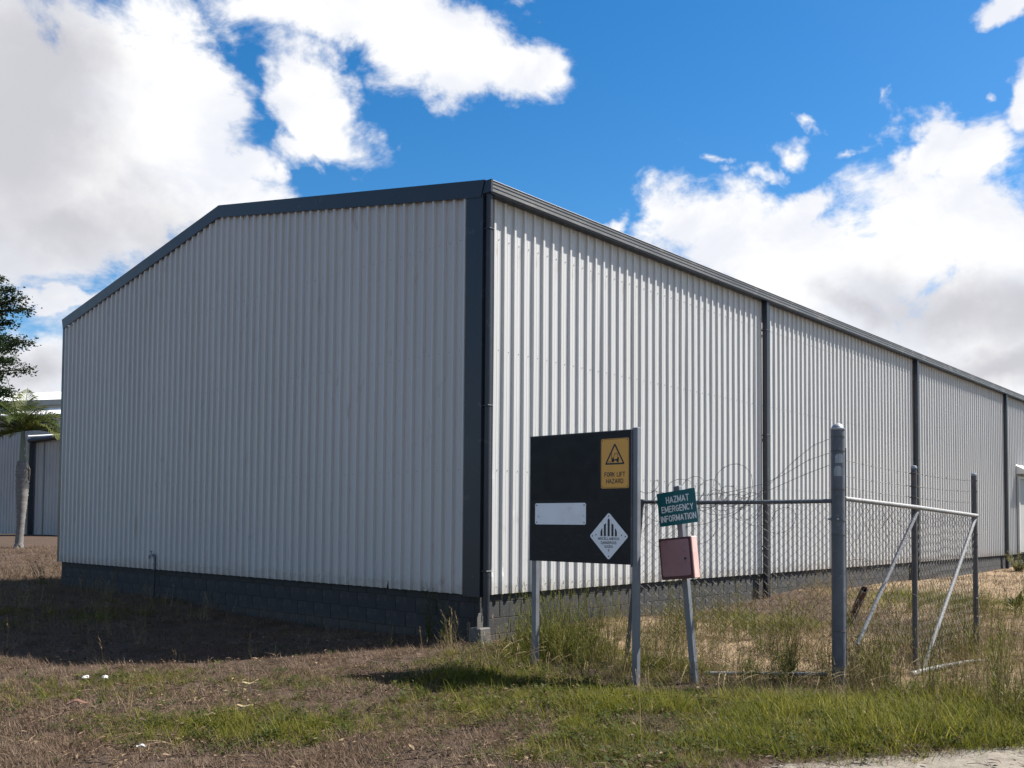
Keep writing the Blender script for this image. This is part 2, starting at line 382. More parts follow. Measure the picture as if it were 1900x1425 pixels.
# ------------------------------------------------------------------ terrain
CP = np.array([(0.05, -.1, .13), (2.3, -.1, .25), (8.8, -.1, .33), (14, -.1, .28), (20, -.1, .24), (25, -.2, .31), (36, -.5, .42),
    (0, 3.1, .07), (-.3, 1.2, .10), (0, 8, .19), (0, 12.2, .19), (-.7, -1.46, .08), (-.7, -2.73, 0), (.25, -1.99, .06), (.8, -4.1, 0), (2.16, -4.4, 0), (4.1, -4.47, .03),
    (-3, -3, 0), (-6, -1.5, -.01), (-3, 1, .01), (-5, 4, .03), (-3, 6, .08), (-8, -8, 0), (-2, -6, 0), (0, -8, 0), (4, -9, .02), (-11, 0, 0), (-9, 8, .05),
    (1.2, 16.2, .16), (5.9, 30.3, .45), (0, 24, .3), (12.5, 45, .8), (14, 50, .75), (-10, 30, .3), (-30, 40, .4), (40, 60, .9),
    (5, -2, .17), (10, -3, .22), (15, -4, .22), (20, -6, .24), (30, -8, .35), (50, -12, .5), (20, -20, .2), (-20, -20, 0), (60, 5, .6)])
def vnoise(x, y, s, seed=0):
    x = np.asarray(x)*s+seed*17.3; y = np.asarray(y)*s+seed*7.7
    xi = np.floor(x); yi = np.floor(y); fx = x-xi; fy = y-yi; fx = fx*fx*(3-2*fx); fy = fy*fy*(3-2*fy)
    def h(a, b): v = np.sin(a*127.1+b*311.7+seed*74.7)*43758.5453; return v-np.floor(v)
    return (h(xi, yi)*(1-fx)+h(xi+1, yi)*fx)*(1-fy)+(h(xi, yi+1)*(1-fx)+h(xi+1, yi+1)*fx)*fy
def fbm(x, y, s, seed=0, o=4):
    t = 0; a = .5; n = 0
    for i in range(o): t = t+a*vnoise(x, y, s*2**i, seed+i); n += a; a *= .5
    return t/n
def TZ(x, y):
    x = np.asarray(x, float); y = np.asarray(y, float); num = 0; den = 0
    for px, py, pz in CP:
        w = 1./((x-px)**2+(y-py)**2+.25)**1.35; num = num+w*pz; den = den+w
    z = num/den
    dw = np.maximum(0, np.minimum(1, (np.hypot(x+1, y+1)-40)/60)); z = z*(1-dw)+.5*dw
    return z+.05*(fbm(x, y, .55, 3)-.5)+.022*(fbm(x, y, 2.6, 5, 3)-.5)
def tz(x, y): return float(TZ(x, y))
ca, sa = math.cos(YAW), math.sin(YAW)
def ld(x, y):   # lateral / forward distance of a ground point, seen from where the photographer stood
    dx = x-CAM.x; dy = y-CAM.y
    return dx*sa-dy*ca, dx*ca+dy*sa
def bl(l, d, cl, cd, rl, rd): return np.exp(-(((l-cl)/rl)**2+((d-cd)/rd)**2))
def green_amt(x, y):
    l, d = ld(x, y); n = fbm(x, y, .9, 21); n2 = fbm(x, y, .35, 31)
    g = 1.05*bl(l, d, 2.9, 7.35, 1.9, .85)+.6*bl(l, d, .8, 7.9, 1.3, .6)+.55*bl(l, d, 0.9, 6.9, 1.1, .7)+.42*bl(l, d, -1.9, 7.1, 1.0, .5)+.45*bl(l, d, -2.6, 9.1, .8, .35)
    g = g+.7*bl(l, d, .5, 10.6, .8, .7)+.7*bl(l, d, 1.6, 10., .5, .5)+.5*bl(l, d, 4.0, 8.4, .8, .8)+.45*bl(l, d, 3.6, 13.5, 1.2, 1.2)+.5*bl(l, d, -.2, 9.1, .8, .5)
    g = g+.5*bl(l, d, -6.8, 14.5, 1.2, 1.5)+.35*bl(l, d, 5.0, 9.6, 1.0, 1.2)+.4*bl(l, d, 7.5, 17, 1.5, 2.)
    return np.clip(g*np.clip(3.6*n-1.05, .06, 1.4)+.9*np.clip(n2-.62, 0, 1), 0, 1)
def sand_amt(x, y):
    l, d = ld(x, y); n = fbm(x, y, .7, 41)
    s = 1.25*bl(l, d, 2.8, 11.8, 1.7, 2.0)+1.2*bl(l, d, 9., 18, 3.2, 4.5)+1.0*bl(l, d, 5.6, 10.4, 1.6, 2.)+.5*bl(l, d, .9, 10.9, .5, .3)+.9*bl(l, d, 12, 26, 6, 8)
    return np.clip(s*(.3+1.5*n), 0, 1)
def path_edge(l): return 6.16+.36*(np.minimum(l, 5.5)-1.5)+.22*(fbm(l, l*0+3.3, 1.7, 51)-.5)
def path_amt(x, y):
    l, d = ld(x, y); return np.clip((path_edge(l)+.12-d)/.35, 0, 1)*np.clip((l-1.0)/.8, 0, 1)

def axis(c0, c1, step, far, growth):
    a = list(np.arange(c0, c1+1e-6, step)); s = step
    while a[-1] < far: s *= growth; a.append(a[-1]+s)
    s = step
    while a[0] > -far: s *= growth; a.insert(0, a[0]-s)
    return np.array(a)
gx = axis(-7.5, 8, .13, 1500, 1.13); gy = axis(-8, 9, .13, 1500, 1.13)
GX, GY = np.meshgrid(gx, gy, indexing='ij'); GZ = TZ(GX, GY)
inb = (GX > .3) & (GY > .3) & (GY < 11.9) & (GX < 38)
GZ = np.where(inb, GZ-.3, GZ)
nx, ny = GX.shape; idx = np.arange(nx*ny).reshape(nx, ny)
gf = np.stack([idx[:-1, :-1], idx[1:, :-1], idx[1:, 1:], idx[:-1, 1:]], -1).reshape(-1, 4)
gm = bpy.data.meshes.new('ground'); gm.from_pydata(np.stack([GX, GY, GZ], -1).reshape(-1, 3).tolist(), [], gf.tolist())
for nm, fn in (('green', green_amt), ('sand', sand_amt), ('path', path_amt)):
    at = gm.attributes.new(nm, 'FLOAT', 'POINT'); at.data.foreach_set('value', np.asarray(fn(GX, GY), np.float32).ravel())
for p in gm.polygons: p.use_smooth = True
m = bpy.data.materials.new('dry_soil'); m.use_nodes = True; t = NT(m.node_tree); b = t.n['Principled BSDF']
pos = t.new('ShaderNodeNewGeometry').outputs['Position']
n1 = t.noise(pos, 1.1, 8, .62, .3); n2 = t.noise(pos, 14., 7, .68); n3 = t.noise(pos, 75., 4, .7)
def attr(nm): return t.new('ShaderNodeAttribute', attribute_name=nm).outputs['Fac']
c = t.ramp(n2, [(.25, (.034, .024, .018)), (.5, (.072, .051, .038)), (.75, (.125, .09, .066))])
c = t.mix(t.mapr(n1, .42, .62), c, t.mix(.6, c, (.095, .058, .044)))
c = t.mix(t.mapr(t.math('ADD', attr('sand'), t.math('MULTIPLY_ADD', n2, .5, -.25)), .3, .65), c, t.ramp(n2, [(.25, (.17, .118, .072)), (.55, (.30, .215, .132)), (.8, (.40, .30, .20))]))
c = t.mix(t.mapr(t.math('ADD', attr('green'), t.math('MULTIPLY_ADD', n2, .5, -.25)), .25, .8, 0, .8), c, (.036, .036, .015))
c = t.mix(t.mapr(t.math('ADD', attr('path'), t.math('MULTIPLY_ADD', n2, .7, -.35)), .3, .6), c, t.ramp(n2, [(.3, (.19, .165, .13)), (.7, (.30, .27, .225))]))
c = t.mix(t.mapr(n3, .35, .75, .0, .45, 'LINEAR'), c, (.015, .011, .008))
t.l.new(c, b.inputs['Base Color']); b.inputs['Roughness'].default_value = .95; b.inputs['Specular IOR Level'].default_value = .15
hh = t.math('ADD', t.math('MULTIPLY', n2, 1.0), t.math('MULTIPLY', n3, .45))
t.l.new(t.new('ShaderNodeBump', ins={'Strength': .9, 'Distance': .03, 'Height': hh}).outputs[0], b.inputs['Normal'])
gm.materials.append(m); ground = bpy.data.objects.new('ground', gm); COL.objects.link(ground); ground['kind'] = 'structure'

# pale compacted path crossing the near right corner
pv = []; pf = []; NL, ND = 90, 26
for i in range(NL):
    l = .9+i*.085; e = float(path_edge(np.array(l)))+.05*math.sin(l*19)+.03*math.sin(l*41+1)
    for j in range(ND):
        d = 2.6+(e-2.6)*j/(ND-1); x = CAM.x+ca*d+sa*l; y = CAM.y+sa*d-ca*l; pv.append((x, y, tz(x, y)+.008-.012*(j/(ND-1))**6))
for i in range(NL-1):
    for j in range(ND-1): pf.append((i*ND+j, (i+1)*ND+j, (i+1)*ND+j+1, i*ND+j+1))
m = bpy.data.materials.new('compacted_pale_earth'); m.use_nodes = True; t = NT(m.node_tree); b = t.n['Principled BSDF']
pos = t.new('ShaderNodeNewGeometry').outputs['Position']; n2 = t.noise(pos, 9., 8, .7); n3 = t.noise(pos, 90., 4, .7)
c = t.ramp(n2, [(.3, (.11, .092, .07)), (.5, (.195, .168, .132)), (.75, (.27, .24, .195))]); c = t.mix(t.mapr(n3, .45, .75, 0, .6, 'LINEAR'), c, (.06, .05, .04))
t.l.new(c, b.inputs['Base Color']); b.inputs['Roughness'].default_value = .95
t.l.new(t.new('ShaderNodeBump', ins={'Strength': .7, 'Distance': .02, 'Height': t.math('ADD', n2, t.math('MULTIPLY', n3, .4))}).outputs[0], b.inputs['Normal'])
pm_ = bpy.data.meshes.new('path'); pm_.from_pydata(pv, [], pf); pm_.materials.append(m)
for p in pm_.polygons: p.use_smooth = True
po = bpy.data.objects.new('path', pm_); COL.objects.link(po); po['kind'] = 'structure'

# ------------------------------------------------------------------ warehouse
ZB, ZE, WID, LEN = 0.7055, 5.62, 12.2, 39.0
APEX = 6.69
def gable(y): return ZE+(APEX-ZE)*(1-abs(y-WID/2)/(WID/2))
wh = thing('warehouse', 'long grey corrugated steel warehouse with charcoal trim on a block base', 'warehouse', (0, 0, .1))
PITCHR = .1905
def rib_profile(nribs, hr=.030):
    p = []
    for k in range(nribs):
        o = k*PITCHR
        p += [(o, 0), (o+.011, hr), (o+.045, hr), (o+.056, 0), (o+.094, 0), (o+.098, .0022), (o+.106, .0022), (o+.110, 0), (o+.144, 0), (o+.148, .0022), (o+.156, .0022), (o+.160, 0)]
    p.append((nribs*PITCHR, 0)); p.append((nribs*PITCHR+.012, .003)); return p
def sheet_mesh(name, u0, to3, z0, ztop, nz, ribs=4, wob=.0018, seed=1, dent=None, umax=None, notch=None, hr=.030):
    pr = rib_profile(ribs, hr)
    if umax is not None: pr = [q for q in pr if q[0]+u0 <= umax] + [(umax-u0, 0)]
    rg = random.Random(seed); ph = rg.random()*9
    b_ = MB(); n = len(pr)
    for k in range(nz+1):
        for (u, d) in pr:
            zt = ztop(u0+u); z = z0+(zt-z0)*(k/nz)
            dd = d+wob*math.sin(z*1.7+ph+u*3)+(.0026 if u > PITCHR*ribs-.03 else .0004)
            if dent: dd += dent(u0+u, z, d)
            if notch and k == 0: z += notch(u0+u)
            b_.v.append(to3(u0+u, dd, z))
    for k in range(nz):
        for i in range(n-1): b_.f.append((k*n+i, k*n+i+1, (k+1)*n+i+1, (k+1)*n+i))
    return b_.mesh(name, MAT['clad'])
# long right-hand wall: outside faces -Y
tor = lambda u, d, z: (u, -d, z)
U0, SW = .163, .762
shared = [sheet_mesh('cladding_sheet', 0, tor, ZB, lambda u: ZE+.02, 8, seed=s, wob=.0022) for s in range(3)]
def dent1(u, z, d):
    e = 0
    if d > .02:
        for (uu, zz, a) in ((.235, .98, .018), (.425, 1.0, .02), (.235, 2.2, .006), (.62, 1.75, .006)):
            e -= a*math.exp(-((u-uu)/.05)**2-((z-zz)/.05)**2)
    return e
first = sheet_mesh('cladding_sheet', 0, tor, ZB, lambda u: ZE+.02, 90, seed=77, wob=.0022, dent=lambda u, z, d: dent1(u+U0, z, d))
k = 0
while U0+k*SW < LEN-.2:
    me = first if k == 0 else shared[k % 3]
    o = bpy.data.objects.new('cladding_sheet', me); COL.objects.link(o); put(o, wh, (U0+k*SW, 0, 0)); k += 1
# gable wall: outside faces -X, u runs along Y
tol = lambda u, d, z: (-d, u, z)
V0 = .262
def notchf(u): return .115 if abs(u-1.708) < .012 else 0.
k = 0
while V0+k*SW < WID-.08:
    u0 = V0+k*SW
    me = sheet_mesh('cladding_sheet', u0, tol, ZB, lambda u: gable(u)-.0, 10, seed=k, wob=.0020, umax=(WID-.06 if u0+SW+.02 > WID-.06 else None), notch=notchf if u0 < 1.7 < u0+SW else None, hr=.042)
    o = bpy.data.objects.new('cladding_sheet', me); COL.objects.link(o); put(o, wh); k += 1
# screws
sc = MB()
for z in (.80, 2.25, 3.75, 5.15):
    for i in range(36*4):
        u = U0+.1270+i*PITCHR
        if u > 27: break
        sc.box((u-.0045, -.007, z-.0045), (u+.0045, .0, z+.0045))
    for i in range(64):
        u = V0+.127+i*PITCHR
        if u > WID-.1: break
        sc.box((-.007, u-.0045, z-.0045), (0, u+.0045, z+.0045))
sc.build('screws', MAT['fascia'], wh, kind='stuff')
# inner lining so that no light leaks, and the back walls
li = MB(); li.box((.05, .05, .0), (LEN, WID-.02, ZE-.05)); li.build('inner_wall', MAT['shedwall'], wh)
gl = MB(); gl.prism([(.05, ZE-.05), (WID-.02, ZE-.05), (WID-.02, ZE), (WID/2, APEX-.02), (.05, ZE)], lambda u, v, d: (d, u, v), .05, .10); gl.build('gable_lining', MAT['shedwall'], wh)
# corner flashing (L shaped), back corner trim
fl = MB(); fl.box((-.046, -.036, ZB-.02), (-.041, .25, ZE+.05)); fl.box((-.041, -.036, ZB-.02), (.10, -.031, ZE+.05)); fl.build('corner_flashing', MAT['char'], wh)
fl = MB(); fl.box((-.036, WID-.10, ZB), (-.031, WID+.02, ZE+.03)); fl.box((-.031, WID+.015, ZB), (.10, WID+.02, ZE)); fl.build('corner_flashing', MAT['char'], wh)
# eave angle under the gutter
so = MB(); so.box((-.02, -.15, ZE+.005), (LEN, -.0305, ZE+.02)); so.build('soffit', MAT['char'], wh)
# gutter with ribbed front
GY0, GZ0, GH = -.165, ZE+.022, .145
gp = [(-.03, GZ0), (GY0+.012, GZ0), (GY0, GZ0+.006), (GY0, GZ0+.035), (GY0+.008, GZ0+.040), (GY0+.008, GZ0+.052), (GY0, GZ0+.057), (GY0, GZ0+.082), (GY0+.008, GZ0+.087), (GY0+.008, GZ0+.099), (GY0, GZ0+.104), (GY0, GZ0+GH-.012), (GY0-.008, GZ0+GH-.006), (GY0-.004, GZ0+GH), (GY0+.01, GZ0+GH), (GY0+.006, GZ0+.02), (-.03, GZ0+.012)]
bays = [-.01, 7.33, 15.2, 23.1, 31.0, LEN]
for i in range(5):
    g = MB(); g.prism(gp, lambda u, v, d: (d, u, v), bays[i]+.002, bays[i+1]-.002); go = g.build('gutter', MAT['gutter'], wh)
# gutter stop end on the gable side
g = MB(); g.prism([(-.028, GZ0-.004), (GY0-.002, GZ0-.004), (GY0-.010, GZ0+GH+.004), (-.028, GZ0+GH+.004)], lambda u, v, d: (d, u, v), -.044, -.013); g.build('gutter_end', MAT['char'], wh)
# roof: two sloping sheets with ribs across
ro = MB(); sl = (APEX-ZE)/(WID/2)
for sgn in (0, 1):
    n = 1
    pts = []
    for k in range(int(LEN/PITCHR)+1):
        x = k*PITCHR-.03
        for dx, dz in ((0, 0), (.017, .028), (.047, .028), (.064, 0)): pts.append((x+dx, dz))
    e0 = -.11; zz0 = ZE+.155+e0*sl; zr = ZE+.155+sl*WID/2
    o = len(ro.v)
    for (x, dz) in pts:
        ya, yb = (e0, WID/2) if sgn == 0 else (WID-e0, WID/2)
        ro.v.append((x, ya, zz0+dz)); ro.v.append((x, yb, zr+dz))
    for i in range(len(pts)-1): ro.f.append((o+2*i, o+2*i+2, o+2*i+3, o+2*i+1))
ro.build('roof', MAT['clad'], wh)
# barge flashings on the gable
BH = .205
for sgn in (0, 1):
    bm_ = MB(); pr = []
    y0 = -.045 if sgn == 0 else WID+.045; ym = WID/2
    zl = ZE-.015+(y0*sl if sgn == 0 else (WID-y0)*sl); za = APEX-.03
    tip = .03 if sgn == 0 else -.03
    poly = [(y0+tip*1.3, zl), (ym, za), (ym, za+BH), (y0-tip*.8, zl+BH)]
    bm_.prism(poly, lambda u, v, d: (d, u, v), -.056, -.050)
    bm_.prism([(y0-tip*.8, zl+BH-.003), (ym, za+BH-.003), (ym, za+BH+.003), (y0-tip*.8, zl+BH+.003)], lambda u, v, d: (d, u, v), -.0495, .12)
    bm_.prism([(y0+tip*1.3, zl), (ym, za), (ym, za+.004), (y0+tip*1.3, zl+.004)], lambda u, v, d: (d, u, v), -.0495, -.040)
    bm_.build('barge_flashing', MAT['char'], wh)
# downpipes
dp = MB(); cx, cy = -.0, -.085
dp.tube([(.018, -.086, .16), (.018, -.086, ZE+.02)], .043, 16); d0 = dp.build('downpipe', MAT['char'], wh, True)
for z in (1.0, 3.02, 5.2):
    MB().box((-.030, -.134, z-.009), (.066, -.038, z+.009), None, .004).build('pipe_strap', MAT['char'], d0)
MB().tube([(.018, -.086, .93), (.018, -.086, .965)], .047, 16).build('pipe_collar', MAT['char'], d0, True)
for X in (7.33, 15.2, 23.1, 31.0):
    d = MB().box((X-.055, -.128, tz(X, -.1)-.02), (X+.055, -.034, ZE+.015), None, .006).build('downpipe', MAT['char'], wh)
    for z in (1.2, 3.2, 5.1): MB().box((X-.075, -.132, z-.012), (X+.075, -.030, z+.012), None, .003).build('pipe_strap', MAT['char'], d)
MB().tube([(.03, WID+.08, .70), (.03, WID+.08, ZE)], .05, 12).build('downpipe', MAT['char'], wh, True)
# block base
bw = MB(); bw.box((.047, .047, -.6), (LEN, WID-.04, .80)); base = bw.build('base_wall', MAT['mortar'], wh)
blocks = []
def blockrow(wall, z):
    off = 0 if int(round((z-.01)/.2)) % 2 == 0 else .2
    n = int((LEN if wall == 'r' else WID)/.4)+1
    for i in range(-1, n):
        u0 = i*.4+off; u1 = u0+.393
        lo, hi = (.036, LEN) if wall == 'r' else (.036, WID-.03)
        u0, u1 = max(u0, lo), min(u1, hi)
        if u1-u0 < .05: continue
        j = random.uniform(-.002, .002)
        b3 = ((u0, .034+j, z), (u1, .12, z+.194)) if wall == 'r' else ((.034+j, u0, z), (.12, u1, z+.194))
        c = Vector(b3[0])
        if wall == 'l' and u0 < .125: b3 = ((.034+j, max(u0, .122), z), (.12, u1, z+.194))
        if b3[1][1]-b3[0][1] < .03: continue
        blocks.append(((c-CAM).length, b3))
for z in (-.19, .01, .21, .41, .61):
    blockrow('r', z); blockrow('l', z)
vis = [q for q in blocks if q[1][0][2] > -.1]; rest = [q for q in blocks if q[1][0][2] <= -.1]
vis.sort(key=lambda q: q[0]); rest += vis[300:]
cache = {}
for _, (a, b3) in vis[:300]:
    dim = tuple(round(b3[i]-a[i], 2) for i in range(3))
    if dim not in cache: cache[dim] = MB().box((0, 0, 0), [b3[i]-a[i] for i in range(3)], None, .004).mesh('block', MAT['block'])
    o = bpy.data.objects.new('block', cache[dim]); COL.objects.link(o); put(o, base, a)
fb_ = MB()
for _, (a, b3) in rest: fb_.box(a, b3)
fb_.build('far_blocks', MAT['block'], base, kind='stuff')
# side door with little hood
dr = MB(); dr.box((24.62, -.075, .76), (25.62, -.033, 3.10), None, .006); door = dr.build('door', MAT['door'], wh)
MB().box((24.50, -.10, .74), (24.615, -.030, 3.18), None, .005).build('frame', MAT['clad'], door)
MB().box((25.625, -.10, .74), (25.74, -.030, 3.18), None, .005).build('frame', MAT['clad'], door)
MB().box((24.617, -.098, 3.105), (25.623, -.030, 3.18), None, .005).build('frame', MAT['clad'], door)
MB().tube([(25.50, -.08, 1.75), (25.50, -.13, 1.75), (25.40, -.13, 1.75)], .011, 8).build('handle', MAT['alu'], door)
hd = MB()
for i in range(8):
    x = 24.42+i*.18
    hd.add([(x, -.03, 3.52), (x+.05, -.03, 3.55), (x+.10, -.03, 3.52), (x+.18, -.03, 3.52), (x, -.50, 3.26), (x+.05, -.50, 3.29), (x+.10, -.50, 3.26), (x+.18, -.50, 3.26)], [(0, 1, 5, 4), (1, 2, 6, 5), (2, 3, 7, 6)])
hd.prism([(-.03, 3.50), (-.03, 3.25), (-.49, 3.25)], lambda u, v, d: (d, u, v), 24.425, 24.44)
hd.build('door_hood', MAT['clad'], wh)
# steel steps up to the door
st = thing('steps', 'black steel steps with handrail leading up to the side door', 'steps', (25.1, -.6, .3))
for i, z in enumerate((.72, .52)):
    MB().box((24.55, -.62-i*.28, z-.03), (25.65, -.34-i*.28, z), None, .004).build('tread', MAT['blacksteel'], st)
for X in (24.53, 25.67):
    MB().tube([(X, -.36, .70), (X, -1.15, .2)], .03, 6).build('stringer', MAT['blacksteel'], st)
    MB().tube([(X, -.40, .2), (X, -.40, 1.0), (X, -.55, 1.06), (X, -1.1, .72), (X, -1.1, .2)], .02, 6).build('handrail', MAT['blacksteel'], st)

# ------------------------------------------------------------------ garden tap on the gable wall
tp = thing('garden_tap', 'old garden tap on a standpipe against the shaded gable wall', 'tap', (-.06, 8.0, tz(-.06, 8.0)))
MB().tube([(-.065, 8.0, .15), (-.062, 8.0, .93)], .016, 8).build('standpipe', MAT['blacksteel'], tp, True)
e = MB(); e.tube([(-.062, 8.0, .70), (-.062, 8.0, .90), (-.062, 8.015, .945), (-.062, 8.05, .965), (-.062, 8.09, .955)], [.02, .024, .026, .024, .02], 10); e.tube([(-.062, 8.0, .78), (-.062, 8.0, .81)], .03, 8); e.build('elbow', MAT['galvold'], tp, True)
sp = MB(); sp.tube([(-.062, 8.085, .955), (-.062, 8.13, .965), (-.062, 8.18, .958), (-.062, 8.205, .93), (-.062, 8.21, .895)], [.016, .02, .019, .016, .015], 10); sp.tube([(-.062, 8.14, .96), (-.062, 8.14, 1.0)], .015, 8); sp.build('spout', MAT['galv'], tp, True)
MB().tube([(-.062, 8.105, 1.03), (-.062, 8.175, 1.03)], .008, 6).tube([(-.062, 8.14, .995), (-.062, 8.14, 1.035)], .007, 6).build('handle', MAT['galvold'], tp, True)

# ------------------------------------------------------------------ concrete stump at the corner
cs = thing('concrete_stump', 'small concrete footing block with a slotted bracket at the warehouse corner', 'footing', (-.1, -.1, .1))
MB().box((-.17, -.17, -.1), (.02, .028, .33), None, .012).build('footing_block', MAT['concrete'], cs)
def tob(u, v, d): return (u, -.10-d, v)
br = MB(); br.prism([(-.155, .33), (-.06, .33), (-.058, .46), (-.075, .495), (-.105, .51), (-.135, .495), (-.155, .455)], tob, 0, .012); bo = br.build('bracket', MAT['concrete'], cs)
MB().prism([(-.088, .40), (-.072, .40), (-.072, .485), (-.088, .485)], tob, .0121, .0135).build('slot', MAT['blacksteel'], bo)

# ------------------------------------------------------------------ big sign board (faces -X)
sb = thing('sign_board', 'weathered black sign board on two square steel posts', 'sign board', (-.70, -2.06, 0))
BX = -.70
def tbs(u, v, d): return (BX-d, u, v)       # u = world y (grows to the left as seen), d towards the viewer
def face(yc, zc, rot=0., x0=BX, sgn=-1):    # plate coordinates: u to the viewer's right
    c_, s_ = math.cos(rot), math.sin(rot)
    return lambda u, v, d: (x0-d, yc-(u*c_-v*s_), zc+(u*s_+v*c_))
m = bpy.data.materials.new('weathered_black_board'); m.use_nodes = True; t = NT(m.node_tree); b = t.n['Principled BSDF']
g = t.new('ShaderNodeTexCoord').outputs['Object']; n1 = t.noise(g, 6., 7, .65, .4); n2 = t.noise(t.scalev(g, (1, 1, 5)), 9., 6, .7, .6)
sep = t.new('ShaderNodeSeparateXYZ', ins={0: g})
# a darker, unfaded rectangle where an older notice used to be fixed
wy = t.math('MULTIPLY', t.mapr(sep.outputs[1], -.250, -.235), t.mapr(sep.outputs[1], .648, .655, 1, 0))
wz = t.math('MULTIPLY', t.mapr(sep.outputs[2], 1.825, 1.84), t.mapr(sep.outputs[2], 2.475, 2.49, 1, 0))
old = t.math('MULTIPLY', wy, wz)
c = t.mix(t.mapr(n1, .42, .75), (.006, .006, .008), (.020, .0185, .018)); c = t.mix(t.mapr(n2, .56, .78, 0, .6), c, (.065, .058, .05))
c = t.mix(old, c, (.0035, .0035, .005))
t.l.new(c, b.inputs['Base Color']); t.l.new(t.mapr(n1, .3, .7, .42, .62, 'LINEAR'), b.inputs['Roughness']); b.inputs['Specular IOR Level'].default_value = .3; MAT['board'] = m
pb = MB(); pb.box((BX-.006, -2.70, 1.195), (BX+.006, -1.405, 2.505), None, .0015); panel = pb.build('board_panel', MAT['board'], None); put(panel, sb); 
me = panel.data
for v in me.vertices: v.co = v.co-Vector((BX, -2.06, 0))
panel.location = (0, 0, 0)
for Y in (-1.455, -2.737):
    z0 = tz(BX, Y)-.15
    MB().box((BX+.007, Y-.03, z0), (BX+.067, Y+.03, 2.515 if Y > -2 else 2.53), None, .003).build('post', MAT['alu'], sb)
# pressed steel angle along the top and right edge
MB().box((BX-.009, -2.705, 2.506), (BX+.02, -1.40, 2.513)).build('top_trim', MAT['galvold'], sb)
MB().box((BX-.009, -2.712, 1.19), (BX+.006, -2.7015, 2.505)).build('edge_trim', MAT['galvold'], sb)
# small rust lugs
MB().box((BX+.010, -2.705, 1.172), (BX+.03, -2.69, 1.193), None, .003).build('lug', MAT['rust'], sb)
def screws_on(parent, pts, fr, r=.006, m='ink'):
    for u, v in pts:
        s_ = MB(); s_.prism([(u+r*math.cos(i*math.pi/4), v+r*math.sin(i*math.pi/4)) for i in range(8)], fr, .0012, .004); s_.build('screw', MAT[m], parent)
# fork lift plate
W1, H1 = .337, .493; fr = face(-2.509, 2.188, 0, BX-.0062)
fp = MB().prism(rounded(W1, H1, .018), fr, 0, .0015).build('hazard_plate', MAT['yellow'], sb, label='yellow fork lift hazard plate')
fr2 = face(-2.509, 2.188, 0, BX-.0062)
bd = MB(); o_ = rounded(W1-.012, H1-.012, .015); i_ = rounded(W1-.018, H1-.018, .012); n = len(o_)
bd.v = [fr2(u, v, .0019) for u, v in o_]+[fr2(u, v, .0019) for u, v in i_]; bd.f = [(i, (i+1) % n, n+(i+1) % n, n+i) for i in range(n)]; bd.build('border_line', MAT['ink'], fp)
def offs_tri(k, r):
    P3 = [(0, .205), (-.122, -.012), (.122, -.012)]; cx, cy = 0, .060; out = []
    for i in range(3):
        p = Vector(P3[i]); p = Vector((cx, cy))+(p-Vector((cx, cy)))*k
        a = Vector((cx, cy))+(Vector(P3[i-1])-Vector((cx, cy)))*k; c_ = Vector((cx, cy))+(Vector(P3[(i+1) % 3])-Vector((cx, cy)))*k
        d1 = (a-p).normalized(); d2 = (c_-p).normalized()
        for j in range(5):
            w = j/4; q = p+d1*r*(1-w)**2*1.+d2*r*w**2; out.append((q.x, q.y))
    return out
pg = MB(); o_ = offs_tri(1.0, .022); i_ = offs_tri(.77, .008); n = len(o_)
pg.v = [fr2(u, v, .0019) for u, v in o_]+[fr2(u, v, .0019) for u, v in i_]; pg.f = [(i, (i+1) % n, n+(i+1) % n, n+i) for i in range(n)]
def flat(poly): pg.add([fr2(u, v, .0019) for u, v in poly], [tuple(range(len(poly)))])
def circ(cx, cy, r, k=12): flat([(cx+r*math.cos(2*math.pi*i/k), cy+r*math.sin(2*math.pi*i/k)) for i in range(k)])
flat([(-.042, .030), (-.036, .030), (-.036, .098), (-.042, .098)])           # mast
flat([(-.078, .013), (-.036, .013), (-.036, .019), (-.078, .019)])           # fork
flat([(-.036, .026), (.048, .026), (.050, .058), (.038, .062), (.020, .040), (-.008, .040), (-.014, .060), (-.030, .056)])
flat([(-.014, .060), (-.008, .060), (.000, .096), (-.004, .100)]); flat([(-.004, .096), (.036, .096), (.036, .101), (-.004, .101)]); flat([(.031, .062), (.036, .062), (.036, .096), (.031, .096)])
circ(-.022, .022, .014); circ(.034, .021, .013)
pg.build('pictogram', MAT['ink'], fp)
text('FORK LIFT', MAT['ink'], fp, .047, .250, lambda u, v, d: fr2(u, v-.110, d), .16)
text('HAZARD', MAT['ink'], fp, .047, .208, lambda u, v, d: fr2(u, v-.176, d), .16)
screws_on(fp, [(sx_*(W1/2-.018), sy_*(H1/2-.02)) for sx_ in (-1, 1) for sy_ in (-1, 1)], fr, .005)
# blank white plate
fr = face(-1.817, 1.690, 0, BX-.0062); W2, H2 = .674, .222
wp = MB().prism(rounded(W2, H2, .018), fr, 0, .0015).build('blank_plate', MAT['white'], sb, label='blank white plate')
screws_on(wp, [(sx_*(W2/2-.022), sy_*(H2/2-.022)) for sx_ in (-1, 1) for sy_ in (-1, 1)], fr, .007)
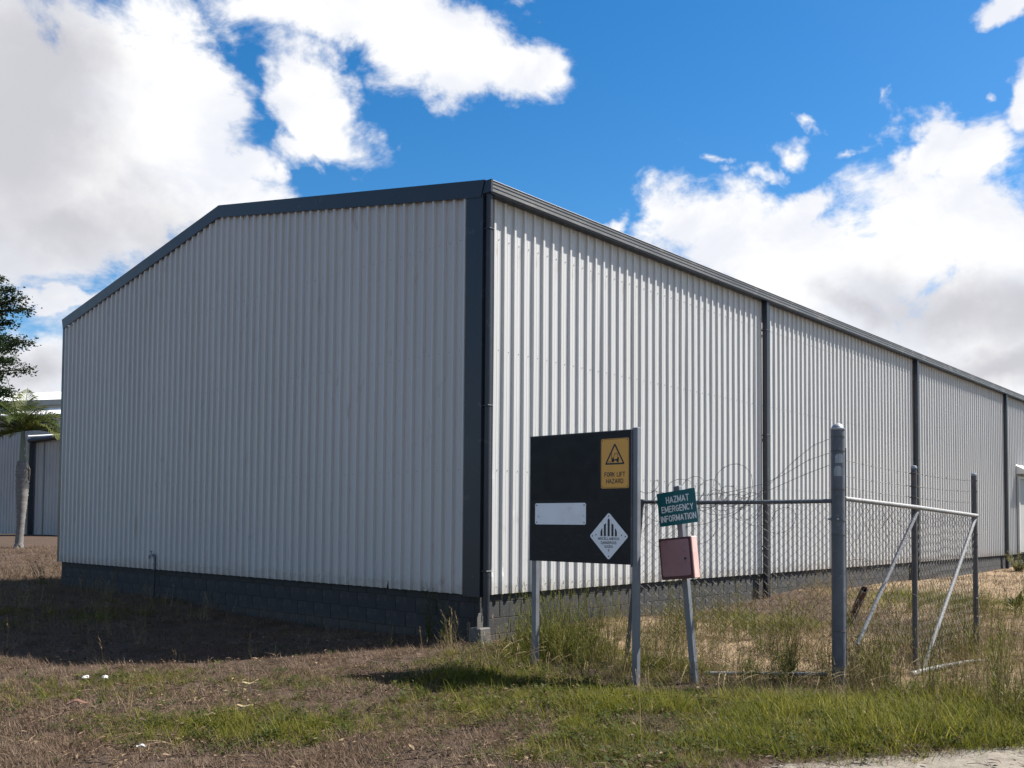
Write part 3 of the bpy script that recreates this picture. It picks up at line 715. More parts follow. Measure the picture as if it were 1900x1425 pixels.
# diamond placard
yc, zc = -2.438, 1.468; frd = face(yc, zc, 0, BX-.0062)
dm = []
for cx, cy in ((0, 1), (-1, 0), (0, -1), (1, 0)):
    a0 = math.atan2(cy, cx)
    for j in range(5):
        a = a0+R(-45+90*j/4); dm.append((cx*.205+.022*math.cos(a), cy*.205+.022*math.sin(a)))
dp_ = MB().prism(dm, frd, 0, .0015).build('diamond_placard', MAT['white'], sb, label='white diamond placard with black bars')
st_ = MB()
for u, w, h0, h1, h2 in ((-.088, .024, .012, .056, .092), (-.046, .026, .012, .128, .142), (0, .026, .012, .186, .186), (.046, .026, .012, .142, .128), (.088, .024, .012, .092, .056)):
    tip = .012 if u == 0 else 0
    poly = [(u-w/2, h0), (u+w/2, h0), (u+w/2, h2-(.012 if u == 0 else 0)), (u, max(h1, h2)+(.004 if u == 0 else -.01)), (u-w/2, h1-(.012 if u == 0 else 0))]
    st_.add([frd(a, c_-.012, .0019) for a, c_ in poly], [tuple(range(5))])
st_.build('stripes', MAT['ink'], dp_)
for body, hh_, ww_, yy in (('MISCELLANEOUS', .027, .258, -.024), ('DANGEROUS', .027, .190, -.064), ('GOODS', .027, .104, -.103), ('9', .026, .018, -.140)):
    text(body, MAT['ink'], dp_, hh_, ww_, (lambda dy: (lambda u, v, d: frd(u, v+dy, d)))(yy), .17)
screws_on(dp_, [(0, .200), (0, -.198), (-.200, 0), (.200, 0), (-.155, .012), (.155, .012)], frd, .0065)

# ------------------------------------------------------------------ leaning hazmat post
hp = thing('hazmat_post', 'leaning square post with a teal hazmat sign above a faded red box', 'sign post', (-.2, -3.1, 0))
LEAN = math.atan2(.204, 1.98)      # leans to the viewer's left (+y)
hx, hy = -.15, -3.085
def lean(u, v, d, x0=hx):          # u right, v up along the post, d towards viewer
    return (x0-d, hy-u*math.cos(LEAN)+v*math.sin(LEAN), v*math.cos(LEAN)+u*math.sin(LEAN))
def lbox(mb, u0, u1, v0, v1, d0, d1, bev=.003):
    t_ = MB(); t_.box((u0, v0, d0), (u1, v1, d1), None, bev); mb.add([lean(*q) for q in t_.v], [tuple(reversed(f)) for f in t_.f]); return mb
lbox(MB(), -.03, .03, -.2, 1.93, -.03, .03).build('post', MAT['alu'], hp)
lbox(MB(), -.034, .034, 1.931, 1.985, -.034, .034, .006).build('post_cap', MAT['alu'], hp)
TILT = R(7.2)
tcy, tcz = -2.898, 1.757
fs = face(tcy, tcz, TILT+.0, hx-.034)
sp_ = MB().prism(rounded(.445, .338, .004), fs, 0, .003).build('sign_plate', MAT['teal'], hp)
for body, yy, hh_, ww_ in (('HAZMAT', .088, .067, .268), ('EMERGENCY', -.004, .064, .372), ('INFORMATION', -.098, .064, .412)):
    text(body, MAT['letter'], sp_, hh_, ww_, (lambda dy, dx: (lambda u, v, d: fs(u+dx, v+dy, d)))(yy, .014 if body == 'HAZMAT' else .002), .145, .30, .0035)
screws_on(sp_, [(-.0, .15), (.0, -.15), (.17, .14)], fs, .005, 'galvold')
bx = lbox(MB(), -.185, .185, 1.058, 1.468, .0305, .135, .006).build('document_box', MAT['boxside'], hp)
lbox(MB(), -.184, .184, 1.059, 1.467, .1355, .150, .004).build('rim', MAT['boxedge'], bx)
frb = lambda u, v, d: lean(u, v, .1502+d)
MB().prism([(u, v+1.268) for u, v in rounded(.322, .356, .022, 3)], frb, 0, .008).build('door', MAT['box'], bx)
MB().prism([(.112+.013*math.cos(i*math.pi/4), 1.255+.013*math.sin(i*math.pi/4)) for i in range(8)], frb, .0082, .012).build('lock', MAT['ink'], bx)
for v in (1.14, 1.40): MB().tube([lean(-.170, v-.022, .158), lean(-.170, v+.022, .158)], .007, 8).build('hinge', MAT['boxedge'], bx)
MB().prism([(.104, 1.315), (.107, 1.315), (.107, 1.335), (.104, 1.335)], frb, .0082, .009).build('scratch', MAT['boxedge'], bx)

# ------------------------------------------------------------------ chain-link fence, gate, post
def chainlink(p0, p1, z0a, z0b, z1a, z1b, name, parent, seed=1, step=.045, r=.0024, bulge=.03):
    mb_ = MB(); p0 = Vector(p0); p1 = Vector(p1); L = (p1-p0).length; n = int(L/step); dirv = (p1-p0)/L; nrm = Vector((-dirv.y, dirv.x))
    rg = np.random.default_rng(seed); a1, a2 = rg.random(2)*6
    for i in range(n):
        q0 = i*step; pts = []
        za = z0a+(z0b-z0a)*q0/L; zt = z1a+(z1b-z1a)*q0/L; m_ = int((zt-za)/step)
        if rg.random() < .02: m_ -= 4
        for k in range(m_+1):
            s_ = q0+(step*1.05 if (k+i) % 2 else -.05*step); z = za+k*step
            w1 = math.sin(s_*2.3+z*1.9+a1)*bulge+math.sin(s_*6+z*3+a2)*bulge*.3
            ds = .012*math.sin(z*4+s_*3+a2)*(1-(z-za)/(zt-za)*.5)
            p = p0+dirv*(s_+ds)+nrm*(w1+(.004 if k % 2 else -.004)); pts.append((p.x, p.y, z+.01*math.sin(s_*5+a1)))
        if len(pts) > 2: mb_.tube(pts, r, 3, False)
    return mb_.build(name, MAT['wire'], parent, kind='stuff')
def barbed(mb_, pts, seed=1, r=.0023, every=.11):
    rg = random.Random(seed); pts = [Vector(p) for p in pts]; mb_.tube(pts, r, 4, False)
    acc = 0
    for a, b3 in zip(pts, pts[1:]):
        acc += (b3-a).length
        if acc > every:
            acc = 0
            for _ in range(2):
                v = Vector((rg.uniform(-1, 1), rg.uniform(-1, 1), rg.uniform(-1, 1))).normalized()*.016
                mb_.tube([b3-v, b3+v], .0013, 3, False)
            mb_.tube([b3-Vector((.004, .004, .001)), b3+Vector((.004, .004, .001))], .0036, 5)
def bez(a, b3, sag, n=16):
    a = Vector(a); b3 = Vector(b3); return [a.lerp(b3, i/n)+Vector((0, 0, -sag*4*(i/n)*(1-i/n))) for i in range(n+1)]

MP = Vector((.835, -4.115, 0)); PR = .066
mp = thing('fence_post', 'thick galvanised steel gate post with a domed cap and wire wraps', 'post', (MP.x, MP.y, 0))
prof = [(PR, -.2), (PR, .4), (PR, 1.2), (PR, 2.0), (PR, 2.54)]
MB().lathe(prof, MP, 28).build('post_tube', MAT['galvold'], mp, True)
MB().lathe([(PR+.006, 2.54), (PR+.008, 2.545), (PR+.007, 2.555), (PR-.004, 2.558), (PR-.010, 2.575), (PR-.024, 2.594), (PR-.045, 2.605), (.004, 2.609)], MP, 28).build('cap', MAT['galv'], mp, True)
for z in (.55, 1.50, 1.95, 2.33, 2.47):
    k = MB(); k.lathe([(PR+.0002, -.0035), (PR+.004, -.003), (PR+.004, .003), (PR+.0002, .0035)], MP+Vector((0, 0, z)), 24); k.build('wire_wrap', MAT['barb'], mp, True)
cl = MB(); cl.lathe([(PR+.0003, -.018), (PR+.005, -.018), (PR+.005, .018), (PR+.0003, .018)], MP+Vector((0, 0, 1.655)), 24)
co = cl.build('clamp', MAT['galvold'], mp, True)
for a in (200, 235, 110):
    d = Vector((math.cos(R(a)), math.sin(R(a)), 0)); MB().tube([MP+d*(PR+.004)+Vector((0, 0, 1.655)), MP+d*(PR+.032)+Vector((0, 0, 1.655))], .010, 6).build('bolt', MAT['galv'], co)
for (z, a, w, h) in ((2.21, 215, .055, .09), (2.08, 205, .06, .10)):   # pale stickers worn to patches
    pt_ = MB(); seg = []
    for i in range(5):
        an = R(a+(i/4-.5)*70)
        for zz in (z, z+h*(.75 if i in (0, 4) else 1)): seg.append((MP.x+(PR+.0006)*math.cos(an), MP.y+(PR+.0006)*math.sin(an), zz))
    pt_.add(seg, [(2*i, 2*i+2, 2*i+3, 2*i+1) for i in range(4)]); pt_.build('worn_patch', MAT['galv'], mp)

# fixed panel from behind the sign board to the post
FA = Vector((.30, -2.02, 0)); FB = Vector((.82, -4.055, 0))
fn = thing('chain_link_fence', 'sagging chain-link fence panel between the black sign board and the thick post', 'fence', (.55, -3., 0))
rail = MB(); rail.tube([FA.lerp(FB, i/10)+Vector((0, 0, 1.835-.012*math.sin(math.pi*i/10))) for i in range(11)], .0215, 10); rail.build('top_rail', MAT['galvold'], fn, True)
MB().tube([(.235, -1.975, -.1), (.30, -2.09, 1.25), (.33, -2.13, 1.86)], .027, 10).build('end_stile', MAT['stile'], fn, True)
MB().tube([FA+Vector((.0, -.9, .06)), FB+Vector((-.02, .05, .12))], .020, 8).build('bottom_rail', MAT['pipe_light'], fn, True)
chainlink(FA.xy, FB.xy, .12, .10, 1.835, 1.83, 'chain_link_mesh', fn, 3)
# twisted ties of mesh round the rail
ties = MB(); rg = random.Random(4)
for i in range(52):
    c = FA.lerp(FB, (i+.5)/52)+Vector((0, 0, 1.83)); pts = [c+Vector((.025*math.cos(a*.9), .01*(a/6-.5), .025*math.sin(a*.9))) for a in range(0, 7)]
    ties.tube(pts, .0017, 3, False)
ties.build('tie_wires', MAT['wire'], fn, kind='stuff')

# loose and slung barbed wire over the panel
bwire = MB()
tops = [(MP.x-.05, MP.y+.05, z) for z in (2.45, 2.32, 2.19)]
barbed(bwire, [(.78, -4.05, 2.45), (.77, -3.90, 2.40), (.74, -3.72, 2.26), (.70, -3.52, 2.07), (.66, -3.36, 1.92), (.62, -3.20, 1.86), (.58, -3.0, 1.93), (.54, -2.88, 1.98)], 1)
barbed(bwire, [(.78, -4.05, 2.31), (.76, -3.85, 2.25), (.73, -3.6, 2.11), (.70, -3.4, 2.02), (.66, -3.2, 1.97), (.62, -3.0, 1.93), (.57, -2.8, 1.90), (.50, -2.5, 1.91), (.42, -2.2, 1.95)], 2)
barbed(bwire, [(.78, -4.05, 2.19), (.75, -3.8, 2.10), (.70, -3.55, 1.99), (.66, -3.42, 1.93), (.62, -3.3, 1.84), (.60, -3.1, 1.70), (.54, -2.8, 1.60), (.46, -2.5, 1.55), (.40, -2.3, 1.40)], 3)
# coils
def coil(c, rad, seed, turns=1.6, tilt=.3, n=34):
    rg = random.Random(seed); pts = []
    for i in range(n):
        a = turns*2*math.pi*i/n+rg.random()*.12; rr_ = rad*(1+.18*math.sin(a*.7+seed))
        pts.append((c[0]+.22*rr_*math.sin(a+1), c[1]+rr_*math.cos(a)+(i/n-.5)*.25, c[2]+rr_*.62*math.sin(a)*(1+tilt*math.sin(a*.5))))
    barbed(bwire, pts, seed)
coil((.55, -3.0, 1.98), .33, 5, .95); coil((.53, -2.95, 1.86), .16, 6, 2.1); coil((.50, -2.82, 1.86), .11, 7, 2.4); coil((.57, -3.12, 1.84), .12, 8, 2.2); coil((.36, -2.22, 2.0), .10, 9, 1.2); coil((.34, -2.2, 1.9), .09, 10, 1.4); coil((.52, -2.75, 1.9), .20, 12, 1.3)
coil((.47, -2.62, 1.95), .22, 15, 1.5); coil((.60, -3.2, 1.80), .20, 16, 1.7); coil((.64, -3.35, 1.72), .16, 17, 1.4); coil((.45, -2.5, 1.80), .14, 18, 2.2); coil((.40, -2.35, 1.5), .22, 19, 1.2); coil((.68, -3.55, 1.62), .18, 20, 1.2)
coil((.50, -2.7, 1.55), .25, 13, 1.1); coil((.38, -2.3, 1.72), .16, 14, 1.6)
bo = bwire.build('barbed_wire', MAT['barb'])

tag(bo, 'loose rusty barbed wire sagging from the thick post and coiled over the fence rail', 'barbed wire')

# gate leaf, swung open away from the viewer
G0 = Vector((.975, -4.125, 0)); G1 = Vector((2.16, -4.40, 0)); G2 = Vector((4.09, -4.47, 0))
gt = thing('chain_link_gate', 'sagging chain-link gate leaf with braces and three barbed strands, hung beyond the post', 'gate', (2.2, -4.35, 0))
MB().tube([G0+Vector((0, 0, .03)), G0+Vector((.02, 0, 2.37))], .0125, 8).build('hinge_stile', MAT['galvold'], gt, True)
MB().tube([G1+Vector((0, 0, -.02)), G1+Vector((0, 0, 2.21))], .030, 10).build('middle_stile', MAT['stile'], gt, True)
MB().tube([G2+Vector((.02, 0, -.05)), G2+Vector((.0, 0, .8)), G2+Vector((-.03, 0, 2.21))], .032, 10).build('outer_stile', MAT['stile'], gt, True)
for p in (G1+Vector((0, 0, 2.21)), G2+Vector((-.03, 0, 2.21))):
    MB().lathe([(.034, 0), (.036, .01), (.026, .03), (.003, .035)], p, 12).build('stile_cap', MAT['galv'], gt, True)
MB().tube([G0+Vector((.0, 0, 1.86)), G1+Vector((0, -.035, 1.79)), G2+Vector((-.03, -.03, 1.72))], .024, 10).build('top_rail', MAT['pipe_light'], gt, True)
MB().tube([G1+Vector((-.0, -.03, 1.74)), (1.62, -4.31, 1.07), G0+Vector((.12, -.07, .40))], .021, 9).build('brace', MAT['pipe_light'], gt, True)
MB().tube([G2+Vector((-.07, -.02, 1.68)), G1+Vector((1.0, -.05, .83)), G1+Vector((.15, -.02, .03))], .021, 9).build('brace', MAT['pipe_light'], gt, True)
MB().tube([(1.93, -4.43, .035), (2.6, -4.53, .05), (3.2, -4.63, .045), (3.6, -4.72, .03)], .03, 9).build('bottom_rail', MAT['pipe_light'], gt, True)
chainlink(G0.xy, G1.xy, .20, .06, 1.86, 1.79, 'chain_link_mesh', gt, 5, bulge=.014); chainlink(G1.xy, G2.xy, .06, .12, 1.79, 1.72, 'chain_link_mesh', gt, 6, bulge=.010)
for j, (za, zb, zc_) in enumerate(((2.25, 2.16, 2.15), (2.09, 2.02, 2.02), (1.98, 1.90, 1.88))):
    g_ = MB(); barbed(g_, bez(G0+Vector((0, 0, za)), G1+Vector((0, 0, zb)), .012)+bez(G1+Vector((0, 0, zb)), G2+Vector((0, 0, zc_)), .012)[1:], 20+j); g_.build('barbed_strand', MAT['barb'], gt)
for p, zs in ((G1, (2.16, 2.02, 1.90, 1.80)), (G2, (2.15, 2.02, 1.5, 1.35))):
    for z in zs:
        MB().lathe([(.031, -.006), (.038, -.005), (.038, .005), (.031, .006)], p+Vector((-.02, 0, z)), 10).build('band', MAT['barb'], gt)
lt = MB(); lt.tube([G2+Vector((-.04, -.03, .72)), G2+Vector((-.10, -.03, .72)), G2+Vector((-.10, -.03, .50)), G2+Vector((-.04, -.03, .50))], .008, 6); lt.build('latch', MAT['rust'], gt)
# dead vine caught in the gate
dv = MB(); rg = random.Random(9)
for i in range(70):
    p = Vector((rg.uniform(1.02, 1.9), 0, rg.uniform(.1, 1.7)**1.0)); p.y = -4.13-(p.x-.95)*.22+rg.uniform(-.05, .05); pts = [p]; v = Vector((rg.uniform(-.5, .5), rg.uniform(-.2, .2), rg.uniform(-.2, 1))).normalized()
    for k in range(7): v = (v+Vector((rg.uniform(-.7, .7), rg.uniform(-.3, .3), rg.uniform(-.6, .6)))).normalized(); pts.append(pts[-1]+v*.055)
    dv.tube(pts, [.0028, .0026, .0024, .002, .002, .0016, .0014, .001], 3, False)
    if i % 2 == 0:
        q = pts[-1]; s_ = rg.uniform(.01, .024); dv.add([q, q+Vector((s_, .004, s_*.6)), q+Vector((.002, 0, s_*1.7)), q+Vector((-s_, -.004, s_*.7))], [(0, 1, 2, 3)])
dvo = dv.build('dead_vine', MAT['twig']); dvo['kind'] = 'stuff'; dvo['label'] = 'dead brown vine tangled in the gate mesh'

# rusty pipe offcut leaning behind the post
pp = MB(); pa, pb_ = Vector((5.35, -2.35, .06)), Vector((4.35, -3.0, .73)); dirp = (pb_-pa).normalized()
n = 12
for (r0, q) in ((.05, pa), (.05, pb_), (.040, pb_), (.040, pb_-dirp*.2)):
    ax = dirp.orthogonal().normalized(); ay = dirp.cross(ax)
    pp.v += [tuple(q+ax*r0*math.cos(2*math.pi*j/n)+ay*r0*math.sin(2*math.pi*j/n)) for j in range(n)]
for i in range(3):
    for j in range(n): pp.f.append((i*n+j, i*n+(j+1) % n, (i+1)*n+(j+1) % n, (i+1)*n+j))
pp.f.append(tuple(3*n+j for j in range(n)))
tag(pp.build('rusty_pipe', MAT['rust'], None, True), 'brown rusty pipe offcut leaning out of the weeds behind the thick post', 'pipe')

# ------------------------------------------------------------------ far shed on the left
# its walls run square to the warehouse: front facing -X / -Y seen past the gable
sh = thing('storage_shed', 'distant grey corrugated shed with white roofs behind the palm', 'shed', (13, 48, .8))
def corr(mb_, a, b3, z0, z1a, z1b, pitch=.26, dep=.05):
    a = Vector(a); b3 = Vector(b3); L = (b3-a).length; d = (b3-a)/L; nrm = Vector((d.y, -d.x)); n = int(L/pitch); pr = []
    for i in range(n):
        o = i*pitch
        for du, dd in ((0, 0), (.035, dep), (.085, dep), (.12, 0)): pr.append((o+du, dd))
    pr.append((L, 0)); o = len(mb_.v)
    for u, dd in pr:
        p = a+d*u+nrm*dd; zt = z1a+(z1b-z1a)*u/L
        mb_.v.append((p.x, p.y, z0)); mb_.v.append((p.x, p.y, zt))
    for i in range(len(pr)-1): mb_.f.append((o+2*i, o+2*i+2, o+2*i+3, o+2*i+1))
def P2(px, d):   # ground position along a view bearing
    l = (px-949.)/1730.*d; return Vector((CAM.x+ca*d+sa*l, CAM.y+sa*d-ca*l))
A0, A1 = P2(-160, 57.), P2(54, 52.); B0, B1 = P2(54, 49.5), P2(150, 47.5)
w_ = MB(); corr(w_, A0, A1, .3, 6.35, 6.35); w_.build('wall', MAT['shedwall'], sh, label='taller left wall')
w_ = MB(); corr(w_, B0, B1, .3, 5.62, 5.75); w_.build('wall', MAT['shedwall'], sh, label='lower right wall')
for i_, (a_, b__) in enumerate(((.28, .31), (.60, .63))):
    p = B0.lerp(B1, a_); q = B0.lerp(B1, b__); MB().tube([(p.x-.03, p.y-.05, .5), (p.x-.03, p.y-.05, 5.6)], .035, 5).build('wall_joint', MAT['fascia'], sh)
def slab(name, pts_lo, z_lo, pts_hi, z_hi, m, lab=None, th=.06):
    mb_ = MB(); v = [(*pts_lo[0], z_lo), (*pts_lo[1], z_lo), (*pts_hi[1], z_hi), (*pts_hi[0], z_hi)]
    v += [(x, y, z-th) for x, y, z in v]; mb_.add(v, [(0, 1, 2, 3), (7, 6, 5, 4), (0, 4, 5, 1), (1, 5, 6, 2), (2, 6, 7, 3), (3, 7, 4, 0)]); return mb_.build(name, m, sh, label=lab)
# lower roof of the annexe with its gutter and downpipe
slab('roof', (P2(50, 49.2), P2(152, 47.2)), 5.95, (P2(48, 53.), P2(156, 51.)), 6.35, MAT['whiteroof'], 'low white annexe roof')
gA, gB = P2(52, 49.2), P2(152, 47.2)
MB().tube([(gA.x, gA.y, 5.70), (gB.x, gB.y, 5.92)], .13, 10).build('gutter', MAT['char'], sh)
MB().tube([(P2(51.5, 49.1).x, P2(51.5, 49.1).y, 5.70), (P2(53.5, 49.15).x, P2(53.5, 49.15).y, 5.70)], .17, 12).build('gutter_end', MAT['galv'], sh)
q = P2(55, 49.1); MB().box((q.x-.13, q.y-.13, .5), (q.x+.13, q.y+.13, 5.6)).build('downpipe', MAT['char'], sh)
# main roof: broad white sheet over a grey fascia, and a second pale roof under it
slab('roof', (P2(-170, 55.4), P2(160, 52.0)), 8.36, (P2(-170, 57.2), P2(160, 53.8)), 9.02, MAT['whiteroof'], 'upper white roof')
def band(name, dA, dB, z0, z1, m, lab=None):
    fA, fB = P2(-170, dA), P2(160, dB); fm = MB(); dv2 = (fB-fA).normalized(); nv = Vector((dv2.y, -dv2.x))*.12
    fm.add([(*(fA+nv), z0), (*(fB+nv), z0), (*(fB+nv), z1), (*(fA+nv), z1), (*(fA-nv), z0), (*(fB-nv), z0), (*(fB-nv), z1), (*(fA-nv), z1)], [(0, 1, 2, 3), (7, 6, 5, 4), (0, 4, 5, 1), (3, 2, 6, 7), (0, 3, 7, 4), (1, 5, 6, 2)]); fm.build(name, m, sh, label=lab)
band('fascia', 55.5, 52.1, 8.05, 8.35, MAT['fascia'])
slab('roof', (P2(-165, 54.2), P2(159, 50.9)), 7.42, (P2(-165, 56.2), P2(159, 52.9)), 8.20, MAT['whiteroof'], 'second white roof under the fascia')
w_ = MB(); corr(w_, P2(-164, 55.2), P2(158, 51.9), 5.2, 7.62, 7.62, .3, .04); w_.build('wall', MAT['shedwall'], sh, label='grey strip behind the annexe roof')

# ------------------------------------------------------------------ bottle palm
pc = P2(37, 36.); pz = tz(pc.x, pc.y)-.05
pm = thing('palm_tree', 'bottle-shaped palm with a ringed grey trunk in the yard beside the gable', 'palm tree', (pc.x, pc.y, pz))
def pl(z): return .02*z+.04*math.sin(z*.9)
prof = [(.25, 0), (.19, .08), (.155, .25), (.145, .6), (.15, 1.0), (.17, 1.4), (.205, 1.9), (.235, 2.4), (.245, 2.8), (.245, 3.1), (.21, 3.35), (.16, 3.5)]
tr = MB(); pts = []; rs = []
for i in range(len(prof)-1):
    (r0, z0), (r1, z1) = prof[i], prof[i+1]; n = max(1, int((z1-z0)/.07))
    for j in range(n):
        w = j/n; pts.append((pc.x+rr.x*pl(z0+(z1-z0)*w), pc.y+rr.y*pl(z0+(z1-z0)*w), pz+z0+(z1-z0)*w)); rs.append((r0+(r1-r0)*w)*(1.02 if j % 2 else .945)*(1+.02*math.sin(len(rs)*1.7)))
tr.tube(pts, rs, 14); tr.build('trunk', MAT['palmtrunk'], pm, True)
sh_ = MB(); top = Vector((pc.x+rr.x*pl(4.4), pc.y+rr.y*pl(4.4), pz+4.6))
b0 = Vector(pts[-1]); sh_.tube([b0-Vector((0, 0, .15)), b0+Vector((0, 0, .1)), b0.lerp(top, .5), top], [.15, .135, .10, .065], 12); sh_.build('crownshaft', MAT['shaft'], pm, True)
# an old leaf sheath peeling off
sp2 = MB(); sp2.tube([b0+Vector((0, 0, -.1))+rr*.14, b0+Vector((0, 0, -.35))+rr*.26, b0+Vector((0, 0, -.75))+rr*.27], [.05, .05, .015], 6); sp2.build('leaf_sheath', MAT['twig'], pm)
def frond(az_, el_, L, droop, seed):
    rg = random.Random(seed); mb_ = MB(); pts = []; d = Vector((math.cos(az_)*math.cos(el_), math.sin(az_)*math.cos(el_), math.sin(el_))); p = top.copy(); n = 14
    for i in range(n+1):
        pts.append(p.copy()); d = (d+Vector((0, 0, -droop*(.25+i/n)/n*2.2))).normalized(); p = p+d*(L/n)
    mb_.tube(pts, [.03*(1-.85*i/n)+.004 for i in range(n+1)], 5)
    for i in range(3, n*3):
        w = i/(n*3); k = min(n-1, int(w*n)); c = pts[k].lerp(pts[k+1], w*n-k); t_ = (pts[k+1]-pts[k]).normalized(); side = t_.cross(Vector((0, 0, 1)))
        side = side.normalized() if side.length > .05 else Vector((1, 0, 0)); up = side.cross(t_)
        ll = .85*math.sin(math.pi*min(1, .18+w*.85))*(.9+.2*rg.random())
        for s_ in (-1, 1):
            o = side*s_; dd = (o*.80+t_*.55+up*(.28+.25*rg.random())).normalized(); q1 = c+dd*ll*.5; q2 = c+dd*ll+Vector((0, 0, -.20*ll-.12*ll*rg.random())); wd = t_*.020
            mb_.add([c-wd*.6, c+wd*.6, q1+wd, q2, q1-wd], [(0, 1, 2, 4), (4, 2, 3)])
    return mb_.build('frond', MAT['frond'], pm)
fa0 = math.atan2(rr.y, rr.x)
for i, (a, e, L, dr_) in enumerate(((0, 38, 1.9, 1.35), (14, 12, 1.9, .9), (-35, 55, 1.7, .9), (180, 35, 2.0, .9), (160, 8, 1.8, .8), (-150, 60, 1.7, .7), (70, 45, 1.8, 1.1), (-80, 40, 1.8, 1.1), (110, 68, 2.0, .25), (200, -8, 1.6, .6), (20, 50, 1.9, 1.25), (-15, 25, 1.9, 1.2), (165, 55, 1.8, 1.2), (195, 22, 1.9, 1.1), (45, 25, 1.7, 1.2), (135, 30, 1.8, 1.1))):
    frond(fa0+R(a), R(e), L, dr_, i)
spear = MB(); spear.tube([top, top+Vector((0, 0, 1.0))-rr*.35, top+Vector((0, 0, 2.4))-rr*.80], [.025, .02, .006], 5); spear.build('spear_leaf', MAT['frond'], pm)

# ------------------------------------------------------------------ shade tree at the left edge
tcn = P2(-75, 44.); tzb = tz(tcn.x, tcn.y)
tt = thing('shade_tree', 'tall dark green tree with feathery tiers at the left edge', 'tree', (tcn.x, tcn.y, tzb-.1))
tk = MB(); rg = random.Random(31); ctr = Vector((tcn.x, tcn.y, tzb))
tk.tube([ctr+Vector((0, 0, -.2)), ctr+Vector((.1, 0, 2)), ctr+Vector((0, .15, 5)), ctr+Vector((.1, 0, 8)), ctr+Vector((0, 0, 12.3))], [.36, .29, .23, .15, .05], 10)
leaves = MB(); lv = []; lf = []
ri = rr.xy.normalized(); fi = f_.xy.normalized()
for k in range(84):
    z = 5.4+7.0*(k/83)**.95; a = k*2.399+rg.random()*.5
    reach = 3.0*math.sin(math.pi*min(1, max(.05, (z-4.2)/9.3)))**.75*(.75+.45*rg.random())
    d = Vector((math.cos(a), math.sin(a), .16+.1*rg.random())); p = ctr+Vector((0, 0, z)); pts = [p.copy()]
    for i in range(6): d = (d+Vector((rg.uniform(-.15, .15), rg.uniform(-.15, .15), rg.uniform(-.10, .06)))); d.normalize(); p = p+d*reach/6; pts.append(p.copy())
    tk.tube(pts, [.07*(1-i/7)+.008 for i in range(7)], 5)
    for i in range(560):
        w = .18+.78*rg.random()**.75; s_ = min(5, int(w*6)); c = pts[s_].lerp(pts[s_+1], w*6-s_)
        sp_r = .34*(1.3-w*.75); c = c+Vector((rg.gauss(0, sp_r), rg.gauss(0, sp_r), rg.gauss(.0, .13)))
        u = Vector((rg.gauss(0, 1), rg.gauss(0, 1), rg.gauss(0, .35))).normalized(); v = Vector((rg.gauss(0, 1), rg.gauss(0, 1), rg.gauss(0, .5))); v = (v-u*v.dot(u)).normalized()
        l_ = rg.uniform(.08, .16); wd = l_*.36
        leaves.add([c, c+u*l_*.5+v*wd, c+u*l_*1.1, c+u*l_*.5-v*wd], [(0, 1, 2, 3)])
tk.build('trunk', MAT['bark'], tt, True); leaves.build('crown', MAT['treeleaf'], tt)

# ------------------------------------------------------------------ litter and stones
def crumple(n, r, seed, flat_=.5):
    rg = random.Random(seed); mb_ = MB(); k = 7; rows = 4
    for i in range(rows+1):
        for j in range(k):
            a = 2*math.pi*j/k; q = math.pi*i/rows; s_ = r*rg.uniform(.65, 1.2)
            mb_.v.append((s_*math.sin(q)*math.cos(a), s_*math.sin(q)*math.sin(a), s_*flat_*math.cos(q)))
    for i in range(rows):
        for j in range(k): mb_.f.append((i*k+j, i*k+(j+1) % k, (i+1)*k+(j+1) % k, (i+1)*k+j))
    return mb_
def lay(name, mb_, m, x, y, lift, label, cat, rz=0., sc=(1, 1, 1), group=None):
    o = mb_.build(name, m); o.location = (x, y, tz(x, y)+lift); o.rotation_euler = (0, 0, rz); o.scale = sc; return tag(o, label, cat, group)
lay('paper_scrap', crumple(0, .055, 1), MAT['paper'], -4.16, 1.33, .035, 'crumpled white paper scrap on the dry grass, left piece of the pair', 'paper', .4, (.75, .65, .8))
lay('paper_scrap', crumple(0, .06, 2), MAT['paper'], -4.03, 1.20, .04, 'crumpled white paper scrap on the dry grass, right piece of the pair', 'paper', 1.2, (.9, .6, .75))
def strip(L, w, seed, bend=.007):
    mb_ = MB(); n = 6
    for i in range(n+1):
        u = (i/n-.5)*L; ww = w*(1-abs(i/n-.5)*1.2); z = bend*math.sin(i*1.1+seed)
        mb_.v += [(u, -ww/2, z), (u, ww/2, z+.006), (u, ww/2, z+.014), (u, -ww/2, z+.008)]
    for i in range(n):
        for j in range(4): mb_.f.append((i*4+j, i*4+(j+1) % 4, (i+1)*4+(j+1) % 4, (i+1)*4+j))
    mb_.f.append((0, 1, 2, 3)); mb_.f.append((n*4+3, n*4+2, n*4+1, n*4)); return mb_
GL = 'pale litter scattered on the dry grass'
lay('bark_strip', strip(.11, .05, 1), MAT['husk'], -3.28, -.13, .028, 'pale husk strip on the brown grass below the middle of the gable wall', 'litter', R(-40), group=GL)
lay('bark_strip', strip(.14, .04, 2), MAT['husk'], -3.92, -1.10, .03, 'long yellowish husk strip lying among thin green blades', 'litter', R(-55), group=GL)
lay('bark_strip', strip(.08, .028, 3), MAT['husk'], -4.25, -1.12, .025, 'short pale husk strip left of the yellowish one', 'litter', R(-35), group=GL)
lay('bark_strip', strip(.07, .02, 4), MAT['paper'], -5.09, -1.67, .028, 'small whitish strip in the greener grass near the bottom edge', 'litter', R(-50), group=GL)
lay('dead_leaf', strip(.17, .08, 5, .015), MAT['deadleaf'], -4.77, .09, .05, 'curled dark brown leaf on the dry grass below the paper scraps', 'leaf', R(-20))
lay('dead_leaf', strip(.13, .06, 6, .015), MAT['deadleaf'], -3.62, 3.0, .045, 'curled dark brown leaf near the edge of the building shadow', 'leaf', R(20))
